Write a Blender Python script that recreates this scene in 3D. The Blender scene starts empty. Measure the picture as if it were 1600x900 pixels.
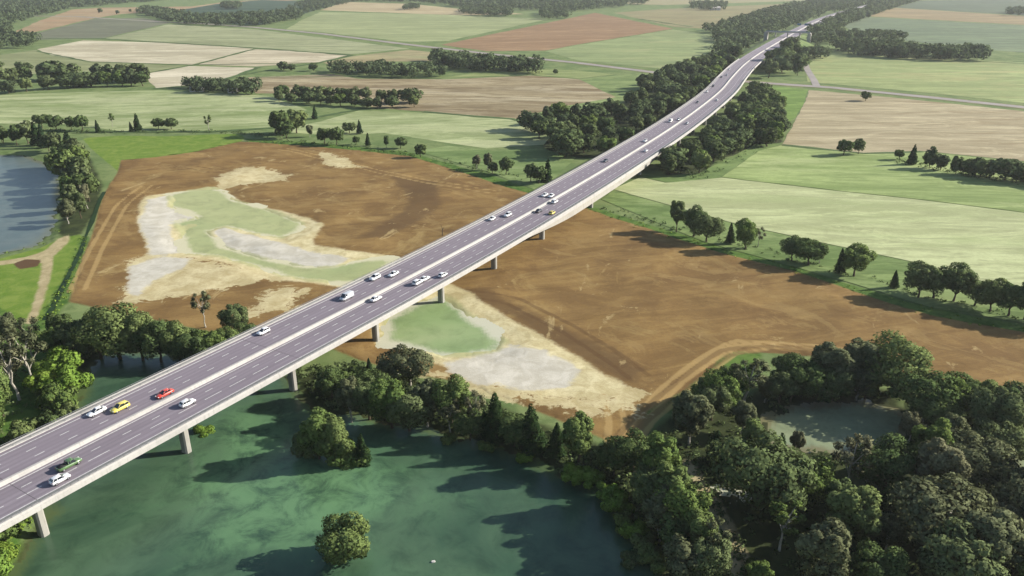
import bpy, bmesh, math, random
import numpy as np
from mathutils import Vector, Matrix
from mathutils.geometry import tessellate_polygon

random.seed(7)
rng = np.random.default_rng(11)
scene = bpy.context.scene
COL = scene.collection

# ------------------------------------------------------------------ camera
CAM_H = 110.0
HAZE = .00005
FPX, HOR = 1220.0, -55.0                      # focal length and horizon height for a 1600 x 900 frame
PITCH = math.atan2(450 - HOR, FPX)
cp, sp = math.cos(PITCH), math.sin(PITCH)
cam = bpy.data.cameras.new('camera')
cam.sensor_width = 36.0
cam.lens = FPX / 1600 * 36
cam.clip_start = 0.5
cam.clip_end = 40000
cam_ob = bpy.data.objects.new('camera', cam)
cam_ob.location = (0, 0, CAM_H)
cam_ob.rotation_euler = (math.pi / 2 - PITCH, 0, 0)
COL.objects.link(cam_ob)
scene.camera = cam_ob


def P(px, py, z=0.0):
    """Map point on the level z that the survey point (px, py) stands for."""
    a, b = (px - 800) / FPX, (py - 450) / FPX
    wy, wz = cp - sp * b, -sp - cp * b
    t = (z - CAM_H) / wz
    return (a * t, wy * t)


def PP(L, z=0.0):
    return [P(x, y, z) for x, y in L]


def tall(bx, by, hpx, z0=0.0):
    """Height in metres of something standing at (bx, by) that measures hpx."""
    x, y = P(bx, by, z0)
    b2 = (by - hpx - 450) / FPX
    wy, wz = cp - sp * b2, -sp - cp * b2
    return max(0.8, (CAM_H + wz * y / wy) - z0)


# ------------------------------------------------------------------ materials
def lin(c):
    c /= 255.0
    return c / 12.92 if c <= 0.04045 else ((c + 0.055) / 1.055) ** 2.4


KEXP = 1.55


def C(r, g, b, k=None):
    k = KEXP if k is None else k
    return (min(.85, lin(r) / k), min(.85, lin(g) / k), min(.85, lin(b) / k), 1)


class NT:
    def __init__(self, name):
        self.m = bpy.data.materials.new(name)
        self.m.use_nodes = True
        self.t = self.m.node_tree
        self.t.nodes.clear()
        self.out = self.n('ShaderNodeOutputMaterial')

    def n(self, t, **kw):
        o = self.t.nodes.new(t)
        for k, v in kw.items():
            setattr(o, k, v)
        return o

    def l(self, a, b):
        self.t.links.new(a, b)

    def coords(self, scale=(1, 1, 1), rot=0.0):
        g = self.n('ShaderNodeNewGeometry')
        m = self.n('ShaderNodeMapping')
        m.vector_type = 'TEXTURE' if rot else 'POINT'
        if rot:
            m.inputs['Rotation'].default_value = (0, 0, rot)
            m.inputs['Scale'].default_value = tuple(1.0 / s for s in scale)
        else:
            m.inputs['Scale'].default_value = scale
        self.l(g.outputs['Position'], m.inputs['Vector'])
        return m.outputs['Vector']

    def noise(self, vec, scale, detail=4, rough=.55, dist=0.0):
        x = self.n('ShaderNodeTexNoise')
        x.inputs['Scale'].default_value = scale
        x.inputs['Detail'].default_value = detail
        x.inputs['Roughness'].default_value = rough
        x.inputs['Distortion'].default_value = dist
        self.l(vec, x.inputs['Vector'])
        return x.outputs['Fac']

    def ramp(self, fac, lo, hi):
        r = self.n('ShaderNodeMapRange')
        r.interpolation_type = 'SMOOTHSTEP'
        r.inputs['From Min'].default_value = lo
        r.inputs['From Max'].default_value = hi
        self.l(fac, r.inputs['Value'])
        return r.outputs['Result']

    def math(self, op, a, b=None):
        r = self.n('ShaderNodeMath', operation=op)
        for i, v in enumerate((a, b)):
            if v is None:
                continue
            if isinstance(v, (int, float)):
                r.inputs[i].default_value = v
            else:
                self.l(v, r.inputs[i])
        return r.outputs[0]

    def mix(self, fac, a, b, blend='MIX'):
        r = self.n('ShaderNodeMix', data_type='RGBA', blend_type=blend)
        for i, v in ((0, fac), (6, a), (7, b)):
            if isinstance(v, (int, float)):
                r.inputs[i].default_value = v
            elif isinstance(v, tuple):
                r.inputs[i].default_value = v
            else:
                self.l(v, r.inputs[i])
        return r.outputs[2]

    def attr(self, name):
        a = self.n('ShaderNodeAttribute', attribute_name=name)
        return a.outputs['Fac']

    def pbr(self, color, rough=.9, spec=.2, metallic=0.0, bump=None, bump_s=.3, bump_d=.3):
        b = self.n('ShaderNodeBsdfPrincipled')
        if isinstance(color, tuple):
            b.inputs['Base Color'].default_value = color
        else:
            self.l(color, b.inputs['Base Color'])
        b.inputs['Roughness'].default_value = rough
        b.inputs['Specular IOR Level'].default_value = spec
        b.inputs['Metallic'].default_value = metallic
        if bump is not None:
            u = self.n('ShaderNodeBump')
            u.inputs['Strength'].default_value = bump_s
            u.inputs['Distance'].default_value = bump_d
            self.l(bump, u.inputs['Height'])
            self.l(u.outputs[0], b.inputs['Normal'])
        self.l(b.outputs[0], self.out.inputs[0])
        return b


def plain(name, col, rough=.6, spec=.4, metallic=0.0, vary=.12, scale=1.5):
    t = NT(name)
    v = t.coords()
    n = t.noise(v, scale, 5, .6)
    dark = tuple(c * (1 - vary) for c in col[:3]) + (1,)
    lite = tuple(min(.9, c * (1 + vary)) for c in col[:3]) + (1,)
    t.pbr(t.mix(t.ramp(n, .3, .7), dark, lite), rough, spec, metallic)
    return t.m


def field_mat(name, a, b, rot=0.0, stretch=(.004, .05), patch=.012, c=None, furrow=0.0, bumpy=.25):
    """Crop or pasture: two colours drawn out in swathes along rot, a third in patches, fine mottling on top."""
    t = NT(name)
    v = t.coords((stretch[0], stretch[1], 1), rot)
    s = t.noise(v, 1.0, 5, .62, .6)
    col = t.mix(t.ramp(s, .4, .6), tuple(x * .9 for x in a[:3]) + (1,), tuple(min(.85, x * 1.06) for x in b[:3]) + (1,))
    w = t.coords()
    mid = t.noise(t.coords((stretch[0] * 6, stretch[1] * 3, 1), rot), 1.0, 6, .68, 1.0)
    col = t.mix(t.math('MULTIPLY', t.ramp(mid, .44, .62), .75), col, tuple(x * .7 for x in a[:3]) + (1,))
    if c is not None:
        col = t.mix(t.math('MULTIPLY', t.ramp(t.noise(t.coords((.007, .03, 1), rot), 1.0, 6, .68, 1.2), .48, .64), .85), col, c)
    big = t.noise(w, .006, 3, .5)
    col = t.mix(t.math('MULTIPLY', t.ramp(t.noise(t.coords((.022, .06, 1), rot), 1.0, 5, .7, 1.0), .5, .7), .45), col, tuple(min(.85, x * 1.28) for x in b[:3]) + (1,))
    col = t.mix(t.math('MULTIPLY', t.ramp(big, .35, .7), .35), col, tuple(x * .72 for x in a[:3]) + (1,))
    blot = t.noise(t.coords((.014, .04, 1), rot + .15), 1.0, 7, .72, 1.6)
    col = t.mix(t.math('MULTIPLY', t.ramp(blot, .53, .66), .55), col, tuple(min(.85, x * 1.22) for x in b[:3]) + (1,))
    col = t.mix(t.math('MULTIPLY', t.ramp(blot, .46, .34), .6), col, tuple(x * .74 for x in a[:3]) + (1,))
    tuft = t.noise(t.coords((.05, .11, 1), rot), 1.0, 6, .75, .8)
    col = t.mix(t.math('MULTIPLY', t.ramp(tuft, .5, .66), .4), col, tuple(x * .68 for x in a[:3]) + (1,))
    fine = t.noise(w, .55, 6, .75)
    col = t.mix(t.math('MULTIPLY', t.ramp(fine, .3, .75), .32), col, tuple(x * .55 for x in a[:3]) + (1,))
    if furrow:
        f = t.coords((.0015, furrow, 1), rot)
        wv = t.noise(f, 1.0, 2, .5)
        col = t.mix(t.math('MULTIPLY', t.ramp(wv, .45, .62), .3), col, tuple(x * .65 for x in a[:3]) + (1,))
    t.pbr(col, .95, .1, bump=fine, bump_s=bumpy, bump_d=.5)
    return t.m


# ------------------------------------------------------------------ object helpers
def link(o):
    COL.objects.link(o)
    return o


def tag(o, label=None, cat=None, group=None, kind=None):
    if label:
        o['label'] = label
    if cat:
        o['category'] = cat
    if group:
        o['group'] = group
    if kind:
        o['kind'] = kind
    return o


def empty(name, loc, rz=0.0, sc=1.0):
    o = bpy.data.objects.new(name, None)
    o.empty_display_size = .5
    o.location = loc
    o.rotation_euler = (0, 0, rz)
    o.scale = (sc, sc, sc) if isinstance(sc, (int, float)) else sc
    return link(o)


def mesh_np(name, verts, faces, mats=(), midx=None, smooth=False):
    me = bpy.data.meshes.new(name)
    me.from_pydata([tuple(map(float, v)) for v in verts], [], faces)
    for m in mats:
        me.materials.append(m)
    if midx is not None:
        me.polygons.foreach_set('material_index', np.asarray(midx, dtype=np.int32))
    if smooth:
        me.polygons.foreach_set('use_smooth', np.ones(len(me.polygons), dtype=bool))
    me.update()
    return me


def quads_mesh(name, V, mats=(), midx=None, smooth=False):
    """V: (n,4,3) array of separate quads."""
    n = len(V)
    me = bpy.data.meshes.new(name)
    me.vertices.add(n * 4)
    me.vertices.foreach_set('co', np.ascontiguousarray(V, dtype=np.float32).ravel())
    me.loops.add(n * 4)
    me.loops.foreach_set('vertex_index', np.arange(n * 4, dtype=np.int32))
    me.polygons.add(n)
    me.polygons.foreach_set('loop_start', np.arange(0, n * 4, 4, dtype=np.int32))
    for m in mats:
        me.materials.append(m)
    if midx is not None:
        me.polygons.foreach_set('material_index', np.asarray(midx, dtype=np.int32))
    if smooth:
        me.polygons.foreach_set('use_smooth', np.ones(n, dtype=bool))
    me.update(calc_edges=True)
    return me


def obj(name, me, parent=None):
    o = bpy.data.objects.new(name, me)
    if parent is not None:
        o.parent = parent
    return link(o)


class MB:
    """Collects shapes into one mesh with several materials."""
    def __init__(self):
        self.v, self.f, self.m = [], [], []

    def add(self, verts, faces, mat=0):
        b = len(self.v)
        self.v += [tuple(v) for v in verts]
        self.f += [tuple(b + i for i in f) for f in faces]
        self.m += [mat] * len(faces)

    def box(self, c, s, mat=0, rz=0.0, bev=0.0, taper=1.0):
        cx, cy, cz = c
        x, y, z = s[0] / 2, s[1] / 2, s[2] / 2
        b = min(bev, x * .9, y * .9)
        if b > 0:
            ring = [(-x + b, -y), (x - b, -y), (x, -y + b), (x, y - b), (x - b, y), (-x + b, y), (-x, y - b), (-x, -y + b)]
        else:
            ring = [(-x, -y), (x, -y), (x, y), (-x, y)]
        k = len(ring)
        ca, sa = math.cos(rz), math.sin(rz)
        V = []
        for zz, t in ((-z, 1.0), (z, taper)):
            for (u, w) in ring:
                u, w = u * t, w * t
                V.append((cx + u * ca - w * sa, cy + u * sa + w * ca, cz + zz))
        F = [tuple(range(k))[::-1], tuple(range(k, 2 * k))]
        F += [(i, (i + 1) % k, k + (i + 1) % k, k + i) for i in range(k)]
        self.add(V, F, mat)

    def tube(self, a, b, r0, r1, n=7, mat=0, cap=True):
        a, b = Vector(a), Vector(b)
        d = (b - a).normalized()
        u = d.orthogonal().normalized()
        w = d.cross(u)
        V = []
        for q, r in ((a, r0), (b, r1)):
            for i in range(n):
                t = 2 * math.pi * i / n
                V.append(q + (u * math.cos(t) + w * math.sin(t)) * r)
        F = [(i, (i + 1) % n, n + (i + 1) % n, n + i) for i in range(n)]
        if cap:
            F += [tuple(range(n))[::-1], tuple(range(n, 2 * n))]
        self.add(V, F, mat)

    def mesh(self, name, mats, smooth=False):
        return mesh_np(name, self.v, self.f, mats, self.m, smooth)

    def build(self, name, mats, parent=None, smooth=False):
        return obj(name, self.mesh(name, mats if isinstance(mats, (list, tuple)) else [mats], smooth), parent)


# ------------------------------------------------------------------ geometry of the plan
def sdist(X, Y, poly):
    """Signed distance to a polygon (negative inside)."""
    poly = np.asarray(poly, float)
    d2 = np.full(X.shape, 1e18)
    ins = np.zeros(X.shape, bool)
    n = len(poly)
    for i in range(n):
        x1, y1 = poly[i]
        x2, y2 = poly[(i + 1) % n]
        ex, ey = x2 - x1, y2 - y1
        t = np.clip(((X - x1) * ex + (Y - y1) * ey) / (ex * ex + ey * ey + 1e-9), 0, 1)
        d2 = np.minimum(d2, (X - x1 - t * ex) ** 2 + (Y - y1 - t * ey) ** 2)
        c = ((y1 > Y) != (y2 > Y))
        xi = x1 + (Y - y1) * ex / (ey if abs(ey) > 1e-9 else 1e-9)
        ins ^= c & (X < xi)
    d = np.sqrt(d2)
    return np.where(ins, -d, d)


def sd_far(X, Y, poly, pad=40.0):
    poly = np.asarray(poly, float)
    lo, hi = poly.min(0) - pad, poly.max(0) + pad
    m = (X > lo[0]) & (X < hi[0]) & (Y > lo[1]) & (Y < hi[1])
    r = np.full(X.shape, pad)
    if m.any():
        r[m] = np.minimum(sdist(X[m], Y[m], poly), pad)
    return r


def wob(X, Y, wl, seed=0):
    """Smooth pseudo-random field about +-1 with features near wl metres."""
    r = np.random.default_rng(seed)
    s = 0
    for k in range(7):
        a = r.uniform(0, 2 * math.pi)
        f = 2 * math.pi / (wl * r.uniform(.55, 1.6))
        s = s + np.sin(X * math.cos(a) * f + Y * math.sin(a) * f + r.uniform(0, 6.28))
    return s / 3.0


def smooth01(t):
    t = np.clip(t, 0, 1)
    return t * t * (3 - 2 * t)


# outlines as surveyed -------------------------------------------------------
LAKE = PP([(-40, 990), (15, 905), (42, 850), (78, 805), (60, 770), (55, 720), (96, 662), (122, 632), (136, 590), (150, 562), (200, 548),
           (270, 556), (340, 566), (405, 566), (450, 590), (470, 622), (500, 645), (560, 652), (610, 662), (650, 664), (700, 682),
           (770, 698), (830, 716), (870, 742), (925, 752), (950, 778), (968, 802), (988, 828), (1010, 852), (1034, 880), (1052, 920), (1075, 990)], -1)
LAKE_W = PP([(-190, 250), (0, 243), (38, 243), (84, 262), (92, 300), (86, 338), (80, 362), (56, 384), (0, 397), (-130, 415), (-300, 420)], -1)
POND_E = PP([(1196, 652), (1235, 636), (1290, 632), (1340, 626), (1405, 638), (1430, 662), (1400, 690), (1330, 712), (1270, 704), (1210, 700), (1190, 678)], -.8)
POND_R = PP([(1570, 690), (1650, 664), (1760, 690), (1740, 770), (1600, 752), (1574, 724)], -.8)
PUDDLE = PP([(1116, 762), (1140, 757), (1168, 764), (1164, 776), (1138, 782), (1114, 774)], -.4)
SOIL = PP([(108, 472), (124, 415), (142, 372), (155, 325), (163, 302), (183, 270), (189, 250), (240, 246), (300, 238), (340, 229), (376, 221), (395, 222),
           (480, 228), (560, 235), (640, 244), (690, 259), (740, 275), (790, 292), (830, 303), (905, 321), (921, 327), (960, 341), (1010, 356), (1060, 374),
           (1130, 396), (1190, 411), (1240, 423), (1290, 439), (1340, 457), (1400, 477), (1460, 494), (1530, 507), (1600, 519), (1720, 540), (1820, 560),
           (1800, 680), (1640, 648), (1560, 628), (1480, 604), (1405, 596), (1380, 575), (1300, 560), (1215, 552), (1150, 549), (1128, 556), (1104, 584),
           (1066, 612), (1012, 642), (1004, 664), (984, 694), (962, 698), (936, 682), (880, 660), (820, 635), (760, 612), (700, 594), (640, 584), (560, 562), (520, 545),
           (470, 560), (392, 530), (300, 512), (200, 492)])
SAND = [PP([(226, 308), (262, 300), (336, 292), (352, 296), (378, 315), (430, 327), (480, 340), (505, 349), (502, 358), (488, 374), (492, 384), (545, 392), (600, 397), (640, 408),
            (720, 452), (745, 468), (800, 498), (850, 528), (905, 560), (950, 588), (984, 602), (972, 612), (915, 622), (850, 622), (790, 608), (740, 592), (690, 572), (630, 548), (590, 536),
            (560, 452), (525, 448), (490, 441), (435, 438), (418, 428), (330, 406), (290, 402), (236, 401), (222, 368), (214, 345), (218, 318)])]
PATCHY = [PP([(194, 472), (205, 440), (196, 413), (236, 401), (290, 400), (430, 425), (440, 436), (380, 446), (330, 456), (270, 466)]), PP([(700, 594), (640, 575), (760, 600), (900, 620), (1000, 610), (985, 640), (880, 650), (780, 615)]), PP([(380, 500), (420, 455), (480, 452), (460, 480)]), PP([(338, 276), (378, 263), (420, 264), (462, 274), (440, 282), (398, 286), (350, 293)]),
          PP([(500, 236), (540, 250), (560, 262), (520, 262), (500, 250)])]
CHALK = [PP([(232, 312), (268, 303), (262, 322), (300, 332), (306, 342), (288, 350), (264, 350), (272, 372), (286, 393), (238, 398), (224, 368), (216, 345)]),
         PP([(330, 363), (348, 355), (396, 368), (440, 382), (500, 395), (545, 402), (528, 416), (480, 419), (420, 408), (356, 388)]),
         PP([(690, 566), (740, 556), (796, 540), (850, 548), (905, 578), (884, 606), (820, 610), (755, 598), (705, 584)]),
         PP([(200, 418), (250, 402), (300, 404), (290, 420), (240, 440), (215, 462), (200, 455)])]
MUD = [PP([(700, 452), (760, 452), (860, 505), (950, 545), (1002, 575), (998, 598), (980, 600), (940, 580), (870, 540), (800, 496)]),
       PP([(610, 275), (680, 285), (690, 320), (650, 350), (600, 370), (560, 372), (630, 330), (640, 310)])]
POND_G = PP([(264, 304), (300, 298), (336, 294), (352, 301), (366, 313), (430, 331), (476, 349), (468, 362), (440, 374), (395, 366), (352, 356), (330, 362), (350, 386), (420, 406),
             (480, 418), (520, 417), (570, 406), (622, 405), (600, 424), (560, 444), (510, 444), (440, 434), (420, 424), (330, 402), (292, 398), (284, 376), (270, 350), (306, 342), (298, 333), (262, 324)], -.8)
POND_B = PP([(600, 500), (640, 478), (690, 462), (708, 470), (745, 500), (792, 534), (780, 552), (730, 560), (690, 562), (640, 546), (598, 538)], -.8)
LAWN = PP([(-60, 408), (0, 404), (60, 388), (100, 370), (128, 366), (118, 410), (100, 450), (70, 500), (0, 505), (-80, 505)])
MEADOW = PP([(128, 216), (190, 212), (260, 213), (330, 210), (374, 209), (384, 216), (372, 224), (300, 238), (240, 246), (190, 250), (184, 268), (166, 252), (142, 232)])
TRACK = [PP([(108, 366), (92, 372), (70, 392), (40, 402), (-60, 416), (-60, 422), (50, 408), (66, 412), (62, 440), (50, 480), (40, 506), (52, 506), (68, 470), (80, 430), (84, 400), (108, 378)]),
         PP([(1074, 716), (1096, 740), (1124, 780), (1152, 830), (1176, 880), (1200, 960), (1150, 960), (1132, 880), (1110, 820), (1084, 772), (1062, 730)])]
HEAP = PP([(20, 412), (40, 405), (66, 406), (58, 416), (30, 421)])
VERGE = [PP([(905, 320), (921, 321), (1010, 350), (1070, 368), (1140, 390), (1240, 415), (1320, 442), (1420, 472), (1500, 490), (1620, 512), (1620, 524), (1530, 510), (1460, 497), (1340, 461), (1240, 427), (1130, 400), (1060, 379), (960, 346), (915, 330)]),
         PP([(380, 216), (480, 222), (560, 229), (640, 238), (700, 255), (760, 272), (840, 298), (830, 306), (740, 278), (640, 247), (560, 238), (480, 231), (395, 225)]),
         PP([(128, 368), (140, 372), (124, 415), (108, 470), (70, 520), (56, 510), (84, 460), (112, 410)]),
         PP([(1128, 552), (1152, 545), (1190, 552), (1180, 590), (1120, 620), (1066, 640), (1010, 650), (1012, 640), (1066, 610), (1104, 582)]),
         PP([(-20, 470), (60, 520), (110, 520), (110, 560), (140, 600), (110, 650), (60, 720), (-30, 760)]),
         PP([(-30, 860), (20, 830), (40, 850), (14, 905), (-40, 960)])]

CORNER = [(1080, 690), (1112, 650), (1150, 628), (1184, 606), (1300, 604), (1392, 608), (1412, 640), (1460, 656), (1540, 650), (1620, 684), (1720, 660), (1760, 900), (1700, 960), (1260, 960), (1200, 880), (1150, 800), (1100, 724), (1060, 700)]
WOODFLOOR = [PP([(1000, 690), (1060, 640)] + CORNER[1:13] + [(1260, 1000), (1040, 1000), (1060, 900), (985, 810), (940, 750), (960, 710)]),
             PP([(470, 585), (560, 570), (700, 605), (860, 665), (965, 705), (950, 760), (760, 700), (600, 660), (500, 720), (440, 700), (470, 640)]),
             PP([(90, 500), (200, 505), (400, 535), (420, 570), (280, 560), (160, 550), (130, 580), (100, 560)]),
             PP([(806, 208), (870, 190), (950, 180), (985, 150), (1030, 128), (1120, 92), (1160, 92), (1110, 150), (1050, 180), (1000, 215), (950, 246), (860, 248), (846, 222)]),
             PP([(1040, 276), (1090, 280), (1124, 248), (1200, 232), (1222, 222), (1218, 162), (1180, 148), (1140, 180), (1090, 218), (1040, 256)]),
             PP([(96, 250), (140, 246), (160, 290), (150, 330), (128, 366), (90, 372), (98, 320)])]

def twin(line, gap):
    """The two wheel ruts of a vehicle track."""
    W = np.array(PP(line))
    W = np.array([np.interp(np.linspace(0, len(W) - 1, 24), np.arange(len(W)), W[:, k]) for k in (0, 1)]).T
    t_ = np.gradient(W, axis=0)
    n_ = np.stack([-t_[:, 1], t_[:, 0]], 1) / np.linalg.norm(t_, axis=1)[:, None]
    return [W + n_ * gap / 2, W - n_ * gap / 2]


RUTS = (twin([(962, 692), (964, 660), (956, 625), (950, 608)], 4) + twin([(980, 690), (1010, 650), (1060, 612), (1106, 574), (1140, 548), (1190, 542)], 4.5)
        + twin([(985, 672), (1050, 602), (1100, 564), (1150, 536), (1300, 545), (1420, 580)], 3.5) + twin([(440, 232), (520, 250), (600, 270), (700, 290), (770, 300)], 5) + twin([(120, 455), (150, 390), (190, 320), (230, 290)], 5))
RUTS_DARK = (twin([(970, 690), (1000, 655), (1052, 612), (1098, 576), (1136, 550), (1200, 545), (1320, 556)], 3.5) + twin([(740, 462), (800, 470), (880, 510), (960, 560), (1000, 590)], 6) + twin([(200, 270), (300, 262), (340, 268), (420, 250)], 6))

# centre line of the motorway: distance along, sideways offset ------------------
ORG = np.array([-100.422, 129.831])
DIR = np.array([.52139215, .85331719])
NRM = np.array([-DIR[1], DIR[0]])
_sn = [(-160, 7.3), (-60, 7.3), (0, 7.3), (70, 7.3), (130, 7.5), (190, 9.0), (245, 11.6), (290, 14.4), (364, 20.0), (430, 26.0), (521, 36.6), (630, 52.6),
       (701, 66.5), (812, 86.5), (906, 100.2), (1018, 113.4), (1156, 128.4), (1225, 136), (1410, 154), (1600, 170), (1800, 180), (2200, 186), (2800, 180), (3600, 160)]


def spline(pts, xs):
    x = np.array([p[0] for p in pts], float)
    y = np.array([p[1] for p in pts], float)
    h = np.diff(x)
    dl = np.diff(y) / h
    m = np.zeros(len(x))
    m[1:-1] = (dl[:-1] * h[1:] + dl[1:] * h[:-1]) / (h[1:] + h[:-1])
    m[0], m[-1] = dl[0], dl[-1]
    i = np.clip(np.searchsorted(x, xs) - 1, 0, len(x) - 2)
    t = (xs - x[i]) / h[i]
    return ((2 * t**3 - 3 * t**2 + 1) * y[i] + (t**3 - 2 * t**2 + t) * h[i] * m[i] + (-2 * t**3 + 3 * t**2) * y[i + 1] + (t**3 - t**2) * h[i] * m[i + 1])


_s = np.concatenate([np.arange(-160, 1000, 2.0), np.arange(1000, 3600, 6.0)])
_n = spline(_sn, _s)
for _ in range(6):
    _n[1:-1] = .25 * _n[:-2] + .5 * _n[1:-1] + .25 * _n[2:]
CL = ORG + _s[:, None] * DIR + _n[:, None] * NRM
_t = np.gradient(CL, axis=0)
_t /= np.linalg.norm(_t, axis=1)[:, None]
CN = np.stack([-_t[:, 1], _t[:, 0]], 1)            # towards the far (left) side
ARC = np.concatenate([[0], np.cumsum(np.linalg.norm(np.diff(CL, axis=0), axis=1))])


def s2i(s):
    return int(np.argmin(np.abs(_s - s)))


def road_pt(s, off):
    x = np.interp(s, _s, CL[:, 0]) + off * np.interp(s, _s, CN[:, 0])
    y = np.interp(s, _s, CL[:, 1]) + off * np.interp(s, _s, CN[:, 1])
    return x, y


def road_dir(s):
    i = s2i(s)
    return math.atan2(_t[i, 1], _t[i, 0])


ZD = 10.0                                            # deck level
S_END = 872.0                                        # the viaduct's far abutment


def ground_z(X, Y, detail=True):
    X, Y = np.asarray(X, float), np.asarray(Y, float)
    Z = np.zeros(X.shape)
    for poly, lev, bank, deep in ((LAKE, -1.0, 4.0, 2.5), (LAKE_W, -1.0, 6.0, 2.5), (POND_E, -.8, 4.0, 1.5), (POND_R, -.8, 4.0, 1.5), (PUDDLE, -.4, 1.5, .5),
                                  (POND_G, -.45, 9.0, .5), (POND_B, -.45, 9.0, .5)):
        d = sd_far(X, Y, poly, 30) + wob(X, Y, 12, 5) * .8 + wob(X, Y, 5, 6) * .25
        zl = np.where(d > 0, lev * (1 - smooth01(d / bank)), lev + np.maximum(d * .2, -deep))
        Z = np.minimum(Z, zl)
    if detail:
        q = smooth01(-(sd_far(X, Y, SOIL, 60) + 3) / 10)
        Z = Z + q * (wob(X, Y, 45, 1) * .3 + wob(X, Y, 16, 2) * .07)
    # embankment beyond the viaduct
    m = (Y > 650) & (Y < 3600) & (X > 150) & (X < 1900)
    if m.any():
        xs, ys = X[m], Y[m]
        ss = (xs - ORG[0]) * DIR[0] + (ys - ORG[1]) * DIR[1]
        best = np.full(xs.shape, 1e9)
        nn = (xs - ORG[0]) * NRM[0] + (ys - ORG[1]) * NRM[1]
        i = np.clip(np.searchsorted(_s, ss), 0, len(_s) - 1)
        slope = np.gradient(_n, _s)[i]
        dd = np.abs(nn - _n[i]) / np.sqrt(1 + slope ** 2)
        along = smooth01((ss - (S_END - 6)) / 20)
        zz = np.minimum(ZD - .12, (ZD - .12) - (dd - 18) / 2.2)
        Z[m] = np.maximum(Z[m], np.where(along > 0, zz * along, -9))
    return Z


# ------------------------------------------------------------------ world, sun
SUN_EL, SUN_AZ = math.radians(25.5), math.atan2(.98, .19)
w = bpy.data.worlds.new('World')
scene.world = w
w.use_nodes = True
nt = w.node_tree
sky = nt.nodes.new('ShaderNodeTexSky')
sky.sky_type = 'NISHITA'
sky.sun_disc = False
sky.sun_elevation = SUN_EL
sky.sun_rotation = SUN_AZ
sky.altitude = 300
sky.air_density = 1.0
sky.dust_density = 1.2
bg = nt.nodes['Background']
bg.inputs[1].default_value = 0.075
nt.links.new(sky.outputs[0], bg.inputs[0])
sun = bpy.data.lights.new('sun', 'SUN')
sun.energy = 4.3
sun.angle = math.radians(.6)
sun.color = (1.0, .945, .85)
so = bpy.data.objects.new('sun', sun)
sv = Vector((math.sin(SUN_AZ) * math.cos(SUN_EL), math.cos(SUN_AZ) * math.cos(SUN_EL), math.sin(SUN_EL)))
so.rotation_euler = sv.to_track_quat('Z', 'Y').to_euler()
so.location = (300, 100, 300)
link(so)
scene.view_settings.view_transform = 'Standard'
scene.view_settings.look = 'None'
scene.view_settings.exposure = 1.3
scene.view_settings.gamma = 1
scene.render.engine = 'CYCLES'
scene.cycles.max_bounces = 4
scene.cycles.diffuse_bounces = 2
scene.cycles.glossy_bounces = 2
scene.cycles.transmission_bounces = 2
scene.cycles.transparent_max_bounces = 4
scene.cycles.volume_bounces = 0
scene.cycles.use_denoising = True

# ------------------------------------------------------------------ ground sheet
SURF = [('soil', [SOIL], 20.0), ('sand', SAND, 15.0), ('patchy', PATCHY, 14.0), ('chalk', CHALK, 12.0), ('mud', MUD, 12.0), ('rut', RUTS, -6.0), ('rutdark', RUTS_DARK, -6.0), ('lawn', [LAWN, MEADOW], 12.0),
        ('track', TRACK, 8.0), ('heap', [HEAP], 6.0), ('verge', VERGE, 10.0), ('floor', WOODFLOOR, 12.0), ('wet', [LAKE, LAKE_W, POND_E, POND_R, PUDDLE], 12.0), ('pale', [POND_G, POND_B], 14.0)]


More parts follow.
